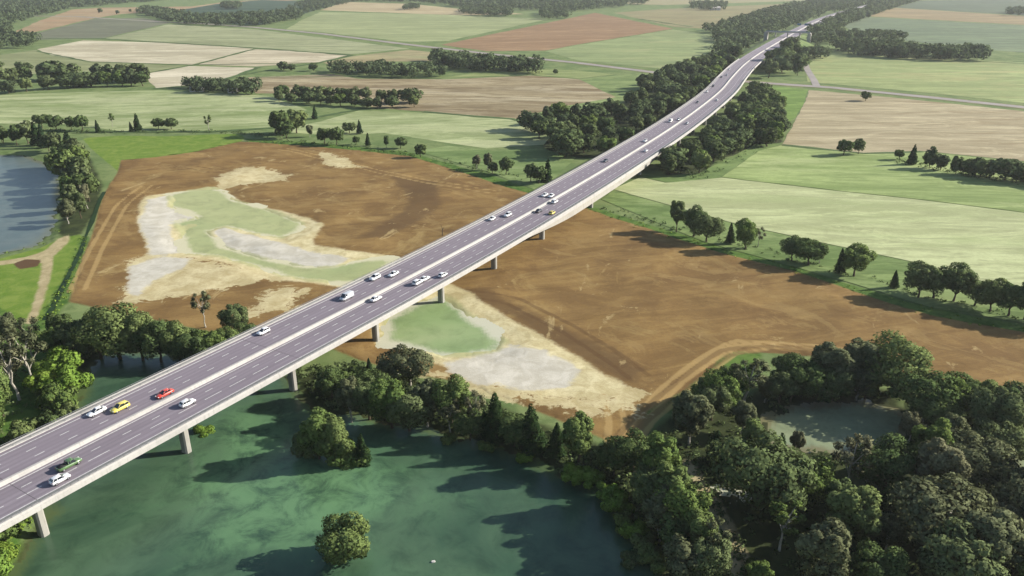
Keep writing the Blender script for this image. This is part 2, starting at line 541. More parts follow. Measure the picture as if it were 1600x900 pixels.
def ground_material(name, base_is_soil):
    t = NT(name)
    w = t.coords()
    n1 = t.noise(w, .16, 6, .68, .6)
    n2 = t.noise(w, .045, 4, .6, .4)
    nf = t.noise(w, .9, 6, .75)
    edge = t.math('ADD', t.math('ADD', t.math('MULTIPLY', t.math('SUBTRACT', n1, .5), 11.0), t.math('MULTIPLY', t.math('SUBTRACT', n2, .5), 9.0)), t.math('MULTIPLY', t.math('SUBTRACT', nf, .5), 3.0))

    def mask(nm, amp=1.0, wd=1.0, sh=0.0):
        v = t.math('ADD', t.attr(nm), t.math('MULTIPLY', edge, amp))
        m = t.ramp(v, -wd + sh, wd + sh)
        return t.math('SUBTRACT', 1.0, m)

    # grass
    g = t.mix(t.ramp(n2, .35, .65), C(104, 124, 74), C(130, 144, 92))
    g = t.mix(t.math('MULTIPLY', t.ramp(n1, .45, .7), .6), g, C(84, 104, 58))
    g = t.mix(mask('lawn', .12, .5), g, t.mix(t.ramp(n1, .35, .7), C(102, 130, 48), C(130, 148, 68)))
    g = t.mix(mask('verge', .3, 1.2), g, t.mix(t.ramp(n1, .35, .6), C(64, 96, 38), C(100, 126, 58)))
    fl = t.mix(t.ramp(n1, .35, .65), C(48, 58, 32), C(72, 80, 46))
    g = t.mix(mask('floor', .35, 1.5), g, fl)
    # bare soil
    streak = t.noise(t.coords((.012, .09, 1), .25), 1.0, 6, .7, 1.2)
    s = t.mix(t.ramp(streak, .32, .68), C(129, 102, 62), C(158, 129, 80))
    s = t.mix(t.math('MULTIPLY', t.ramp(n2, .4, .68), .7), s, C(112, 86, 53))
    s = t.mix(t.math('MULTIPLY', t.ramp(t.noise(w, .03, 6, .7, 1.2), .56, .7), .6), s, C(180, 156, 102))
    s = t.mix(t.math('MULTIPLY', t.ramp(t.noise(t.coords((.05, .016, 1), .9), 1.0, 6, .7, 1.6), .54, .62), .3), s, C(176, 150, 98))
    s = t.mix(t.math('MULTIPLY', t.ramp(nf, .42, .75), .28), s, C(90, 68, 42))
    col = t.mix(mask('soil', .12, .8), g, s)
    col = t.mix(t.math('MULTIPLY', mask('mud', .9, 3.0), .75), col, C(100, 78, 52))
    spots = t.noise(t.coords((.09, .035, 1), -.35), 1.0, 5, .7, .8)
    col = t.mix(t.math('MULTIPLY', t.math('MULTIPLY', t.ramp(spots, .6, .68), .65), mask('soil', .12, .8, -4.0)), col, C(190, 168, 118))
    col = t.mix(t.math('MULTIPLY', mask('rut', .12, .35, .9), .6), col, C(186, 158, 104))
    col = t.mix(t.math('MULTIPLY', mask('rutdark', .12, .35, .9), .5), col, C(96, 72, 46))
    # bright sand and chalk about the flooded pits
    sd = t.mix(t.ramp(n1, .35, .65), C(194, 180, 134), C(226, 214, 170))
    sd = t.mix(t.math('MULTIPLY', t.ramp(nf, .45, .72), .4), sd, C(158, 138, 90))
    col = t.mix(t.math('MULTIPLY', mask('patchy', 2.4, 1.2, .3), .85), col, sd)
    col = t.mix(mask('sand', .5, 1.2), col, sd)
    col = t.mix(mask('chalk', .7, 1.2), col, t.mix(t.ramp(n1, .35, .68), C(194, 188, 170), C(218, 212, 196)))
    col = t.mix(t.math('MULTIPLY', mask('pale', .5, 1.4, 0.2), .8), col, C(176, 178, 128))
    col = t.mix(mask('track', .22, .7), col, t.mix(t.ramp(n1, .35, .65), C(188, 174, 134), C(164, 150, 112)))
    col = t.mix(mask('heap', .1, .5), col, C(98, 76, 54))
    col = t.mix(t.math('MULTIPLY', mask('wet', .3, 1.0, .6), .75), col, C(70, 72, 48))
    t.pbr(col, .96, .08, bump=t.math('ADD', nf, n1), bump_s=.3, bump_d=.3)
    return t.m


def polar_grid(r, a):
    R, A = np.meshgrid(r, a, indexing='ij')
    return R * np.sin(A), R * np.cos(A)


def grid_faces(nr, na, keep=None):
    i = np.arange(nr * na).reshape(nr, na)
    F = np.stack([i[:-1, :-1], i[:-1, 1:], i[1:, 1:], i[1:, :-1]], -1).reshape(-1, 4)
    return F


def np_mesh(name, X, Y, Z, F, attrs=None, mat=None, smooth=True):
    used = np.unique(F)
    mp = np.full(X.size, -1, dtype=np.int64)
    mp[used] = np.arange(used.size)
    F = mp[F][:, ::-1]
    me = bpy.data.meshes.new(name)
    me.vertices.add(used.size)
    co = np.stack([X.ravel()[used], Y.ravel()[used], Z.ravel()[used]], 1).astype(np.float32)
    me.vertices.foreach_set('co', co.ravel())
    n = len(F)
    me.loops.add(n * 4)
    me.loops.foreach_set('vertex_index', F.ravel().astype(np.int32))
    me.polygons.add(n)
    me.polygons.foreach_set('loop_start', np.arange(0, n * 4, 4, dtype=np.int32))
    me.polygons.foreach_set('use_smooth', np.full(n, smooth))
    me.update(calc_edges=True)
    for k, v in (attrs or {}).items():
        a = me.attributes.new(k, 'FLOAT', 'POINT')
        a.data.foreach_set('value', v.ravel()[used].astype(np.float32))
    if mat:
        me.materials.append(mat)
    return me


rad = np.concatenate([[0.5, 25, 50], 70 * 1.0075 ** np.arange(0, 290), 70 * 1.0075 ** 289 * 1.035 ** np.arange(1, 100)])
fine_a = np.radians(np.arange(-40, 40.01, .125))
ang = np.concatenate([np.radians(np.arange(-180, -40, 5.0)), fine_a, np.radians(np.arange(45, 181, 5.0))])
GX, GY = polar_grid(rad, ang)
GZ = ground_z(GX, GY)
attrs = {}
for nm, polys, pad in SURF:
    d = np.full(GX.shape, abs(pad))
    if pad < 0:                                       # tracks: distance to a line, not to an outline
        for p_ in polys:
            p_ = np.array(p_)
            lo, hi = p_.min(0) - 8, p_.max(0) + 8
            mm = (GX > lo[0]) & (GX < hi[0]) & (GY > lo[1]) & (GY < hi[1])
            for (xa, ya), (xb, yb) in zip(p_[:-1], p_[1:]):
                ex, ey = xb - xa, yb - ya
                tt = np.clip(((GX[mm] - xa) * ex + (GY[mm] - ya) * ey) / (ex * ex + ey * ey), 0, 1)
                d[mm] = np.minimum(d[mm], np.hypot(GX[mm] - xa - tt * ex, GY[mm] - ya - tt * ey))
        attrs[nm] = d
        continue
    for p_ in polys:
        d = np.minimum(d, sd_far(GX, GY, p_, pad))
    attrs[nm] = d
F = grid_faces(*GX.shape)
cx = attrs['soil'].ravel()[F].min(1)
ground_m = ground_material('ground_surface', False)
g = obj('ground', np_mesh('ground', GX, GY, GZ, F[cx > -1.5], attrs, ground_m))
tag(g, 'grassy plain with fields, lawns and lake shores', kind='structure')
# the stripped earth of the gravel pit is a sheet of its own, its rim dipping under the grass
sdn = attrs['soil'] + wob(GX, GY, 14, 21) * 1.0 + wob(GX, GY, 4, 22) * .5
SZ = GZ + .14 - smooth01((sdn + 1.5) / 4.0) * .5
q = obj('bare_earth', np_mesh('bare_earth', GX, GY, SZ, F[cx < 4.0], attrs, ground_m))
tag(q, 'stripped brown earth of the gravel pit with pale sand', kind='structure')


# ------------------------------------------------------------------ sheets: water, fields, roads
def ragged(poly, step, amp, seed):
    r = random.Random(seed)
    out = []
    n = len(poly)
    for i in range(n):
        a, b = Vector(poly[i]), Vector(poly[(i + 1) % n])
        L = (b - a).length
        k = max(1, min(60, int(L / step)))
        nn = Vector((-(b - a).y, (b - a).x)).normalized() if L > 1e-6 else Vector((0, 0))
        for j in range(k):
            out.append(tuple(a.lerp(b, j / k) + nn * (r.uniform(-amp, amp) if j else 0)))
    return out


def rounded(poly, it=2):
    for _ in range(it):
        q_ = []
        n = len(poly)
        for i in range(n):
            a, b = poly[i], poly[(i + 1) % n]
            q_.append((a[0] * .8 + b[0] * .2, a[1] * .8 + b[1] * .2))
            q_.append((a[0] * .2 + b[0] * .8, a[1] * .2 + b[1] * .8))
        poly = q_
    return poly


def sheet(name, poly, z, mat, label, kind='structure'):
    tri = tessellate_polygon([[Vector((x, y, 0)) for x, y in poly]])
    fs = []
    for t_ in tri:
        a, b, c = (Vector(poly[i]) for i in t_)
        fs.append(tuple(t_) if (b - a).cross(c - a) > 0 else tuple(t_)[::-1])
    o = obj(name, mesh_np(name, [(x, y, z) for x, y in poly], fs, [mat]))
    tag(o, label, kind=kind)
    return o


def water_mat(name, a, b, c=None, rough=.06, scale=.03, wave=.05, shore=None, reach=(0., 8.), shoal=None):
    t = NT(name)
    w = t.coords()
    n = t.noise(t.coords((1.0, 1.6, 1), .3), scale, 6, .62, 1.4)
    col = t.mix(t.ramp(n, .36, .66), a, b)
    if c is not None:
        col = t.mix(t.math('MULTIPLY', t.ramp(t.noise(w, scale * .5, 4, .6, 1.0), .5, .68), .8), col, c)
    m2 = t.noise(w, scale * 6, 5, .7, .5)
    col = t.mix(t.math('MULTIPLY', t.ramp(m2, .42, .7), .5), col, tuple(x * .6 for x in a[:3]) + (1,))
    if shoal is not None:
        rag = t.math('MULTIPLY', t.math('SUBTRACT', n, .5), 60.0)
        k = t.math('SUBTRACT', 1.0, t.ramp(t.math('ADD', t.attr('shoal'), rag), -14, 10))
        col = t.mix(t.math('MULTIPLY', k, .75), col, t.mix(t.ramp(m2, .4, .7), shoal, a))
    if shore is not None:
        n3 = t.noise(w, .11, 6, .7, .8)
        rag = t.math('MULTIPLY', t.math('SUBTRACT', n3, .5), reach[1] * 1.6)
        k = t.ramp(t.math('ADD', t.attr('shore'), rag), -reach[1], reach[0])
        col = t.mix(k, col, shore)
    bp = t.noise(t.coords((1, 2.2, 1), .2), 1.1, 4, .6)
    b_ = t.pbr(col, rough, .5 if rough < .4 else .2, bump=bp, bump_s=.12, bump_d=wave)
    b_.inputs['IOR'].default_value = 1.33
    return t.m


def grow(poly, k):
    """Outline pushed outwards by k along its own normals."""
    p_ = np.array(poly, float)
    area = .5 * np.sum(p_[:, 0] * np.roll(p_[:, 1], -1) - np.roll(p_[:, 0], -1) * p_[:, 1])
    t_ = np.roll(p_, -1, 0) - np.roll(p_, 1, 0)
    n_ = np.stack([t_[:, 1], -t_[:, 0]], 1) * (1 if area > 0 else -1)
    n_ /= np.linalg.norm(n_, axis=1)[:, None] + 1e-9
    return [tuple(q_) for q_ in p_ + n_ * k]


green_water = water_mat('lake_water', C(62, 90, 68), C(86, 114, 84), C(106, 150, 100), rough=.3, scale=.022)
blue_water = water_mat('pond_water', C(92, 106, 100), C(106, 116, 108), C(112, 120, 106), rough=.3)
pale_water = water_mat('pit_water', C(172, 176, 126), C(182, 184, 134), C(160, 170, 120), rough=.5, scale=.02, wave=.02)
jade_water = water_mat('jade_water', C(150, 170, 122), C(160, 176, 130), C(178, 182, 144), rough=.5, scale=.02, wave=.02)
olive_water = water_mat('olive_water', C(126, 142, 112), C(140, 152, 118), C(112, 130, 112), rough=.1)
SHOAL = PP([(330, 640), (440, 610), (480, 740), (600, 740), (700, 770), (560, 850), (330, 850), (240, 780), (300, 720)], -1)


def water(name, poly, lev, mat, label, reach=3.0):
    d = sd_far(GX, GY, poly, 40)
    Fk = F[d.ravel()[F].min(1) < reach]
    at_ = {'shore': d}
    if poly is LAKE:
        at_['shoal'] = sd_far(GX, GY, SHOAL, 40)
    o = obj(name, np_mesh(name, GX, GY, np.full(GX.shape, lev), Fk, at_, mat))
    return tag(o, label, kind='structure')


green_water = water_mat('lake_water', C(58, 86, 66), C(84, 112, 84), C(96, 134, 98), rough=.26, scale=.022, shore=C(92, 108, 66), reach=(1., 3.5), shoal=C(112, 152, 106))
blue_water = water_mat('pond_water', C(92, 106, 100), C(106, 116, 108), C(112, 120, 106), rough=.3, shore=C(110, 112, 84), reach=(1., 4.))
pale_water = water_mat('pit_water', C(172, 178, 124), C(182, 186, 132), C(160, 172, 118), rough=.5, scale=.02, wave=.02, shore=C(212, 206, 170), reach=(-.3, 3.2))
jade_water = water_mat('jade_water', C(142, 166, 112), C(152, 172, 120), C(170, 180, 134), rough=.5, scale=.02, wave=.02, shore=C(204, 202, 178), reach=(-.3, 4.5))
olive_water = water_mat('olive_water', C(140, 154, 122), C(154, 164, 128), C(128, 144, 122), rough=.2, shore=C(130, 126, 92), reach=(0., 3.))
water('lake_water', LAKE, -1.0, green_water, 'green lake under the viaduct')
water('lake_water', LAKE_W, -1.0, blue_water, 'blue-grey lake west of the bare earth')
water('pond_water', POND_E, -.8, olive_water, 'grey-green pond inside the dark wood')
water('pond_water', POND_R, -.8, olive_water, 'dark blue pond at the wood edge')
water('pond_water', PUDDLE, -.4, jade_water, 'small teal pool beside the dark track', 1.5)
water('pond_water', POND_G, -.45, pale_water, 'pale green flooded pit with chalk shores')
water('pond_water', POND_B, -.45, jade_water, 'jade flooded pit beside the viaduct piers')

R0 = .05
FIELDS = [
    # label, polygon, colours a b c, direction, stretch, furrow
    ('pale green pasture north of the bright meadow', [(-200, 158), (60, 146), (250, 141), (420, 150), (480, 172), (430, 198), (330, 205), (200, 206), (80, 192), (-200, 196)], (140, 164, 100), (176, 188, 136), (188, 196, 148), .1, (.004, .03), 0),
    ('light pasture beyond the row of trees north of the pit', [(425, 205), (500, 190), (560, 173), (660, 176), (800, 186), (838, 196), (862, 212), (850, 226), (760, 232), (690, 222), (600, 208), (520, 212)], (152, 172, 112), (182, 194, 140), (192, 200, 150), .05, (.004, .03), 0),
    ('tan stubble field with brown streaks', [(385, 121), (520, 116), (560, 123), (700, 124), (830, 118), (905, 124), (985, 130), (962, 152), (872, 168), (806, 186), (720, 180), (660, 174), (590, 169), (500, 146), (400, 146)], (140, 122, 90), (180, 166, 130), (204, 192, 158), -.12, (.003, .04), .12),
    ('grass strip between stubble and motorway wood', [(905, 124), (1020, 112), (1030, 122), (990, 150), (880, 185), (840, 192), (806, 186), (872, 168), (962, 152)], (116, 146, 82), (142, 164, 100), None, .1, (.01, .04), 0),
    ('cream harvested field', [(58, 77), (130, 63), (260, 67), (396, 76), (300, 101), (140, 96), (80, 86)], (200, 190, 158), (222, 212, 182), None, .0, (.003, .02), .05),
    ('cream harvested field beyond the hedge line', [(302, 101), (398, 77), (480, 80), (548, 86), (500, 97), (400, 104)], (198, 186, 154), (220, 208, 178), None, .1, (.003, .02), .05),
    ('pale cream corner field', [(222, 116), (290, 103), (400, 106), (366, 118), (320, 131), (244, 138)], (210, 200, 170), (230, 220, 192), None, .2, (.003, .02), 0),
    ('olive green field behind the wooded strip', [(-200, 92), (0, 86), (56, 78), (80, 87), (140, 97), (288, 103), (222, 115), (140, 112), (0, 118), (-200, 128)], (140, 152, 102), (156, 166, 116), None, .0, (.003, .03), 0),
    ('tan field by the far wood', [(16, 53), (60, 33), (112, 15), (160, 12), (300, 10), (360, 2), (500, -4), (330, 14), (190, 22), (150, 28), (40, 54)], (172, 148, 112), (188, 168, 130), (180, 138, 104), .0, (.002, .02), 0),
    ('grey-green field', [(40, 56), (150, 29), (225, 28), (265, 36), (160, 60), (60, 62)], (118, 126, 100), (128, 136, 108), None, .0, (.002, .02), .03),
    ('light olive field along the country road', [(160, 61), (264, 38), (400, 46), (480, 56), (640, 76), (548, 85), (392, 74), (250, 66)], (146, 158, 112), (164, 174, 128), (176, 182, 140), -.1, (.003, .02), 0),
    ('tan strip below the country road', [(550, 88), (640, 78), (760, 90), (690, 96), (600, 96), (520, 104), (505, 98)], (164, 152, 112), (178, 168, 126), (146, 158, 108), .0, (.004, .03), 0),
    ('light green field behind the country road', [(445, 47), (470, 32), (500, 19), (720, 23), (856, 30), (700, 64), (640, 66), (500, 50)], (150, 166, 112), (166, 178, 124), None, .1, (.002, .02), 0),
    ('dark green crop field', [(262, 19), (340, 6), (410, 0), (530, 4), (448, 30), (400, 40), (330, 36), (282, 24)], (62, 92, 72), (72, 102, 78), None, .0, (.002, .02), 0),
    ('straw field below the far woods', [(500, 16), (540, 3), (640, 6), (720, 14), (820, 22), (720, 24)], (190, 172, 132), (202, 186, 146), None, .0, (.002, .02), 0),
    ('reddish brown ploughed field', [(690, 70), (858, 35), (930, 20), (1052, 45), (900, 70), (852, 79), (760, 80)], (160, 128, 94), (172, 142, 106), (150, 118, 84), .3, (.002, .02), .05),
    ('green field next to the motorway wood', [(852, 80), (900, 71), (1052, 46), (1124, 56), (1112, 80), (1040, 108), (900, 94)], (138, 160, 104), (152, 172, 112), (172, 172, 122), .05, (.002, .02), 0),
    ('olive tan field beside the farm buildings', [(960, 20), (1040, 14), (1300, 3), (1210, 32), (1120, 46), (1052, 42), (1000, 30)], (154, 144, 104), (166, 156, 112), (140, 152, 104), .1, (.002, .02), 0),
    ('straw strip at the top of the plain', [(900, 4), (1060, -6), (1330, -16), (1300, 0), (1040, 8)], (176, 166, 124), (150, 156, 112), None, 0, (.002, .02), 0),
    ('dark teal crop strip', [(1400, 2), (1800, -4), (1800, 30), (1600, 24), (1385, 11)], (88, 110, 84), (100, 122, 92), None, -.1, (.002, .02), 0),
    ('tan crop strip', [(1380, 11), (1600, 25), (1800, 34), (1800, 48), (1600, 39), (1345, 25)], (160, 142, 104), (172, 154, 112), None, -.1, (.002, .02), 0),
    ('blue-green crop field', [(1340, 26), (1600, 40), (1800, 50), (1800, 92), (1600, 82), (1540, 78), (1345, 56), (1316, 40)], (104, 128, 96), (120, 144, 106), (134, 156, 112), -.1, (.002, .02), 0),
    ('yellow-green field with a lone hedge behind', [(1252, 82), (1330, 82), (1540, 95), (1800, 108), (1800, 182), (1600, 161), (1450, 145), (1262, 128)], (148, 168, 104), (164, 182, 116), (184, 178, 124), -.08, (.003, .03), 0),
    ('cream stubble field with a lone tree', [(1264, 141), (1400, 153), (1600, 174), (1800, 194), (1800, 276), (1600, 252), (1440, 236), (1350, 239), (1222, 226), (1242, 190), (1258, 160)], (182, 168, 132), (206, 194, 158), (150, 132, 98), -.05, (.004, .06), .06),
    ('bright green corner by the motorway wood', [(1172, 131), (1262, 140), (1256, 162), (1226, 206), (1205, 206), (1200, 160)], (110, 150, 66), (128, 164, 80), None, .1, (.01, .03), 0),
    ('mid green meadow under the viaduct wood', [(1000, 276), (1090, 272), (1180, 226), (1224, 224), (1180, 240), (1112, 286), (1040, 285)], (108, 142, 76), (122, 152, 86), None, .1, (.01, .03), 0),
    ('green mown band of the great pasture', [(1128, 277), (1186, 236), (1222, 227), (1350, 240), (1440, 237), (1600, 254), (1800, 280), (1800, 368), (1600, 332), (1440, 312), (1300, 297)], (136, 166, 92), (168, 190, 118), (182, 198, 134), -.1, (.004, .05), 0),
    ('pale mown part of the great pasture', [(958, 296), (1002, 277), (1040, 286), (1128, 278), (1300, 298), (1440, 313), (1600, 333), (1800, 370), (1800, 500), (1600, 458), (1420, 408), (1250, 372), (1150, 350)], (180, 192, 136), (196, 208, 152), (166, 184, 124), -.1, (.005, .05), 0),
    ('grass margin along the tree row', [(940, 312), (958, 297), (1150, 351), (1250, 373), (1420, 409), (1600, 459), (1800, 502), (1800, 545), (1600, 505), (1460, 482), (1300, 434), (1100, 378)], (104, 138, 72), (130, 158, 92), (142, 166, 104), -.12, (.008, .04), 0),
    ('meadow west of the viaduct', [(650, 236), (700, 228), (770, 236), (846, 232), (900, 246), (866, 280), (834, 296), (760, 268)], (104, 138, 74), (134, 160, 96), (150, 172, 112), .1, (.006, .04), 0),
    ('green strip by the stubble field', [(690, 122), (760, 112), (870, 108), (960, 116), (905, 123), (830, 117)], (134, 158, 92), (160, 172, 110), None, .0, (.004, .04), 0),
]
def dry(c):
    """Grass is a little straw-coloured late in summer."""
    if c is None or c[1] <= c[0]:
        return c
    g_ = .3 * c[0] + .6 * c[1] + .1 * c[2]
    return (c[0] * .8 + g_ * .2 + 5, c[1] * .88 + g_ * .12 + 1, c[2] * .92 + g_ * .08)


for k, (lab, poly, a, b, c, rot, st, fur) in enumerate(FIELDS):
    a, b, c = dry(a), dry(b), dry(c)
    m = field_mat('field', C(*a), C(*b), rot, st, .012, C(*c) if c else None, fur)
    W = PP(poly)
    far = np.linalg.norm(np.mean(W, 0))
    sheet('field', ragged(W, max(6, far / 60), far / 1100, k), R0 + .004 * k, m, lab)


def ribbon(name, pts, wd, z, mat, label, jitter=0.0, seed=1):
    r = random.Random(seed)
    pts = [Vector(p_) for p_ in pts]
    D = []
    for i in range(len(pts) - 1):
        k = max(1, int((pts[i + 1] - pts[i]).length / 15))
        D += [pts[i].lerp(pts[i + 1], j / k) for j in range(k)]
    D.append(pts[-1])
    V, Fc = [], []
    for i, p_ in enumerate(D):
        d = (D[min(i + 1, len(D) - 1)] - D[max(i - 1, 0)]).normalized()
        nn = Vector((-d.y, d.x))
        a, b = wd / 2 + r.uniform(-jitter, jitter), wd / 2 + r.uniform(-jitter, jitter)
        V += [tuple(p_ - nn * a) + (z,), tuple(p_ + nn * b) + (z,)]
        if i:
            Fc.append((2 * i - 2, 2 * i, 2 * i + 1, 2 * i - 1)[::1])
    o = obj(name, mesh_np(name, V, [f[::-1] if False else f for f in Fc], [mat]))
    # faces up
    tag(o, label, kind='structure')
    return o


road_grey = plain('old_asphalt', C(160, 152, 146), .9, .2, vary=.1, scale=.05)
margin_m = field_mat('margin_grass', C(84, 106, 62), C(104, 126, 76), 0, (.02, .02))
verge_m = field_mat('verge_grass', C(132, 136, 92), C(160, 152, 118), 0, (.02, .02))
gravel_m = plain('gravel_path', C(186, 172, 138), .95, .1, vary=.15, scale=.3)
cr = PP([(-150, 22), (120, 26), (250, 34), (330, 38), (400, 43), (500, 52.5), (640, 70), (780, 86), (900, 98), (1020, 113), (1100, 121), (1180, 129), (1300, 137), (1450, 152), (1620, 170), (1800, 190)])
ribbon('country_road', cr, 11.0, .205, road_grey, 'grey country road crossing the plain below the motorway')
ribbon('road_verge', cr, 19.0, .19, verge_m, 'grassy verge of the country road', 1.5)
for k, (L, wd) in enumerate([([(302, 102), (398, 76.5)], 5), ([(58, 80), (140, 96.5), (300, 101.5), (502, 98)], 4), ([(222, 116), (300, 102)], 5), ([(240, 139), (325, 131), (372, 118), (404, 105)], 6),
                             ([(40, 60), (160, 60.5), (250, 66), (392, 74.5), (550, 86.5)], 9), ([(550, 86), (500, 98), (370, 118)], 6),
                             ([(80, 205), (200, 207), (330, 206), (430, 200)], 5), ([(560, 172), (480, 186), (425, 200)], 6), ([(660, 175), (800, 186), (835, 196)], 5), ([(400, 121), (530, 120), (690, 123)], 4),
                             ([(690, 22), (850, 31)], 6), ([(1000, 30), (1080, 42)], 10), ([(1420, 90), (1600, 100), (1760, 108)], 7), ([(1222, 227), (1350, 240), (1440, 237)], 5)]):
    ribbon('field_margin', PP(L), wd, .21 + .003 * k, margin_m, 'dark grass margin between fields', wd * .3, k)
ribbon('farm_path', PP([(1256, 96), (1262, 110), (1272, 126), (1276, 135)]), 7, .27, road_grey, 'short grey lane beside the motorway wood')

# ------------------------------------------------------------------ the viaduct
asph = NT('asphalt')
_w = asph.coords()
_lng = asph.noise(asph.coords((.03, .8, 1), math.atan2(DIR[1], DIR[0])), 1.0, 4, .6)
_c = asph.mix(asph.ramp(_lng, .35, .65), C(138, 128, 136), C(152, 142, 150))
_c = asph.mix(asph.math('MULTIPLY', asph.ramp(asph.noise(_w, 1.2, 6, .8), .4, .7), .2), _c, C(120, 112, 118))
_c = asph.mix(asph.math('MULTIPLY', asph.attr('wear'), asph.math('MULTIPLY', asph.ramp(_lng, .2, .7), .5)), _c, C(98, 91, 97))
_pt = asph.noise(asph.coords((.02, .25, 1), math.atan2(DIR[1], DIR[0])), 1.0, 3, .5)
_c = asph.mix(asph.math('MULTIPLY', asph.ramp(_pt, .56, .6), .22), _c, C(112, 104, 110))
asph.pbr(_c, .85, .3)
asphalt = asph.m
paint = plain('road_paint', C(214, 212, 208), .7, .3, vary=.2, scale=1.5)
def stained(name, a, b):
    """Weathered concrete with rain streaks and mottling."""
    t = NT(name)
    v = t.coords((1, 1, .12))
    st = t.noise(v, 1.6, 6, .72, .3)
    col = t.mix(t.math('MULTIPLY', t.ramp(st, .48, .72), .8), a, b)
    big = t.noise(t.coords(), .12, 5, .65)
    col = t.mix(t.math('MULTIPLY', t.ramp(big, .45, .7), .45), col, b)
    t.pbr(col, .88, .2)
    return t.m


concrete = stained('pale_concrete', C(178, 174, 166), C(146, 142, 134))
concrete_lite = stained('barrier_concrete', C(190, 187, 182), C(160, 157, 152))
pier_m = stained('pier_concrete', C(172, 169, 160), C(136, 132, 124))
steel = plain('galvanised_steel', C(150, 152, 152), .45, .5, .6, vary=.1, scale=3)
joint_m = plain('dark_joint', C(96, 90, 92), .9, .2)


def sweep(mb, i0, i1, prof, mat=0, caps=True, step=1, close=False):
    """prof: list of (offset, z) or callable(index)->list; swept along the centre line."""
    idx = list(range(i0, i1 + 1, step))
    if idx[-1] != i1:
        idx.append(i1)
    rows = []
    for i in idx:
        pr = prof(i) if callable(prof) else prof
        rows.append([(CL[i, 0] + CN[i, 0] * o, CL[i, 1] + CN[i, 1] * o, z) for o, z in pr])
    k = len(rows[0])
    V = [v for r in rows for v in r]
    Fc = []
    for a in range(len(rows) - 1):
        for j in range(k if close else k - 1):
            j2 = (j + 1) % k
            Fc.append((a * k + j, a * k + j2, (a + 1) * k + j2, (a + 1) * k + j))
    if close and caps:
        Fc += [tuple(range(k)), tuple((len(rows) - 1) * k + j for j in range(k))[::-1]]
    mb.add(V, Fc, mat)


def girder_depth(s):
    return 1.5 + 3.1 * float(smooth01((s - 180) / 70)) * (1 - float(smooth01((s - 340) / 70)))


I0, I1 = s2i(-150), s2i(S_END)
via = empty('viaduct', (*road_pt(0, 0), 0))
tag(via, 'long pale concrete motorway viaduct crossing the lake and the bare earth', 'bridge')
via_inv = Matrix.Translation(via.location).inverted()


def vpart(mb, name, mats, smooth=False):
    mb.v = [tuple(Vector(v) - via.location) for v in mb.v]
    return mb.build(name, mats, via, smooth)


m = MB()
LAT = np.arange(-12.5, 12.51, .25)
sweep(m, I0, I1, [(float(o_), ZD) for o_ in LAT][::-1], 0)
n_top = len(m.v)
sweep(m, I0, I1, [(-12.5, ZD - .01), (-12.5, ZD - .35), (12.5, ZD - .35), (12.5, ZD - .01)], 0)


def dashes(mb, off, length, period, phase, s0, s1, wd, z, mat=1):
    a0 = ARC[s2i(0)]
    s = s0
    k0 = math.ceil((s0 - phase) / period)
    k = k0
    while True:
        a = phase + k * period
        k += 1
        if a + length > s1:
            break
        if a < s0:
            continue
        pts = []
        nseg = max(1, int(length // 3))
        for j in range(nseg + 1):
            L = a + length * j / nseg
            x = np.interp(L + a0, ARC, CL[:, 0])
            y = np.interp(L + a0, ARC, CL[:, 1])
            nx, ny = np.interp(L + a0, ARC, CN[:, 0]), np.interp(L + a0, ARC, CN[:, 1])
            pts.append(((x + nx * (off - wd / 2), y + ny * (off - wd / 2), z), (x + nx * (off + wd / 2), y + ny * (off + wd / 2), z)))
        V = [v for p_ in pts for v in p_]
        mb.add(V, [(2 * j, 2 * j + 2, 2 * j + 3, 2 * j + 1)[::-1] for j in range(nseg)], mat)


ARC_S = -150.0


def stripes(mb, s0, s1, z):
    i0, i1 = s2i(s0), s2i(s1)
    for off in (-11.0, 11.0, -1.4, 1.4):
        sweep(mb, i0, i1, [(off + .13, z), (off - .13, z)], 1)
    a = lambda s: ARC[s2i(s)] - ARC[s2i(0)]
    for off, ln in ((-7.4, 5.1), (-4.3, 2.2), (4.5, 2.2), (7.8, 2.2)):
        dashes(mb, off, ln, 7.64, 0.0 if off == -7.4 else 2.6, a(s0), a(s1), .22, z)


stripes(m, -150, S_END, ZD + .006)
for s in range(-139, 860, 71):
    i = s2i(s)
    V = []
    for o_ in (-12.15, -.66, .66, 12.15):
        for e_ in (-.06, .06):
            V.append((CL[i, 0] + CN[i, 0] * o_ + _t[i, 0] * e_, CL[i, 1] + CN[i, 1] * o_ + _t[i, 1] * e_, ZD + .011))
    m.add(V, [(0, 1, 3, 2), (4, 5, 7, 6)], 2)
cwy = vpart(m, 'carriageway', [asphalt, paint, joint_m])
_wear = np.zeros(len(cwy.data.vertices), dtype=np.float32)
_lat = np.tile(LAT[::-1], n_top // len(LAT))
for ln in (-9.2, -5.85, -2.9, 3.0, 6.15, 9.3):
    for h_ in (-.8, .8):
        _wear[:n_top] += np.exp(-((_lat - ln - h_) / .42) ** 2)
_wear[:n_top] += .7 * np.exp(-((np.abs(_lat) - 12.2) / .6) ** 2)
_a = cwy.data.attributes.new('wear', 'FLOAT', 'POINT')
_a.data.foreach_set('value', _wear)

m = MB()
sweep(m, I0, I1, [(-.62, ZD + .004), (-.48, ZD + .22), (-.3, ZD + .85), (.3, ZD + .85), (.48, ZD + .22), (.62, ZD + .004), (.62, ZD - .2), (-.62, ZD - .2)][::-1], 0, close=True)
vpart(m, 'median_barrier', [concrete_lite])

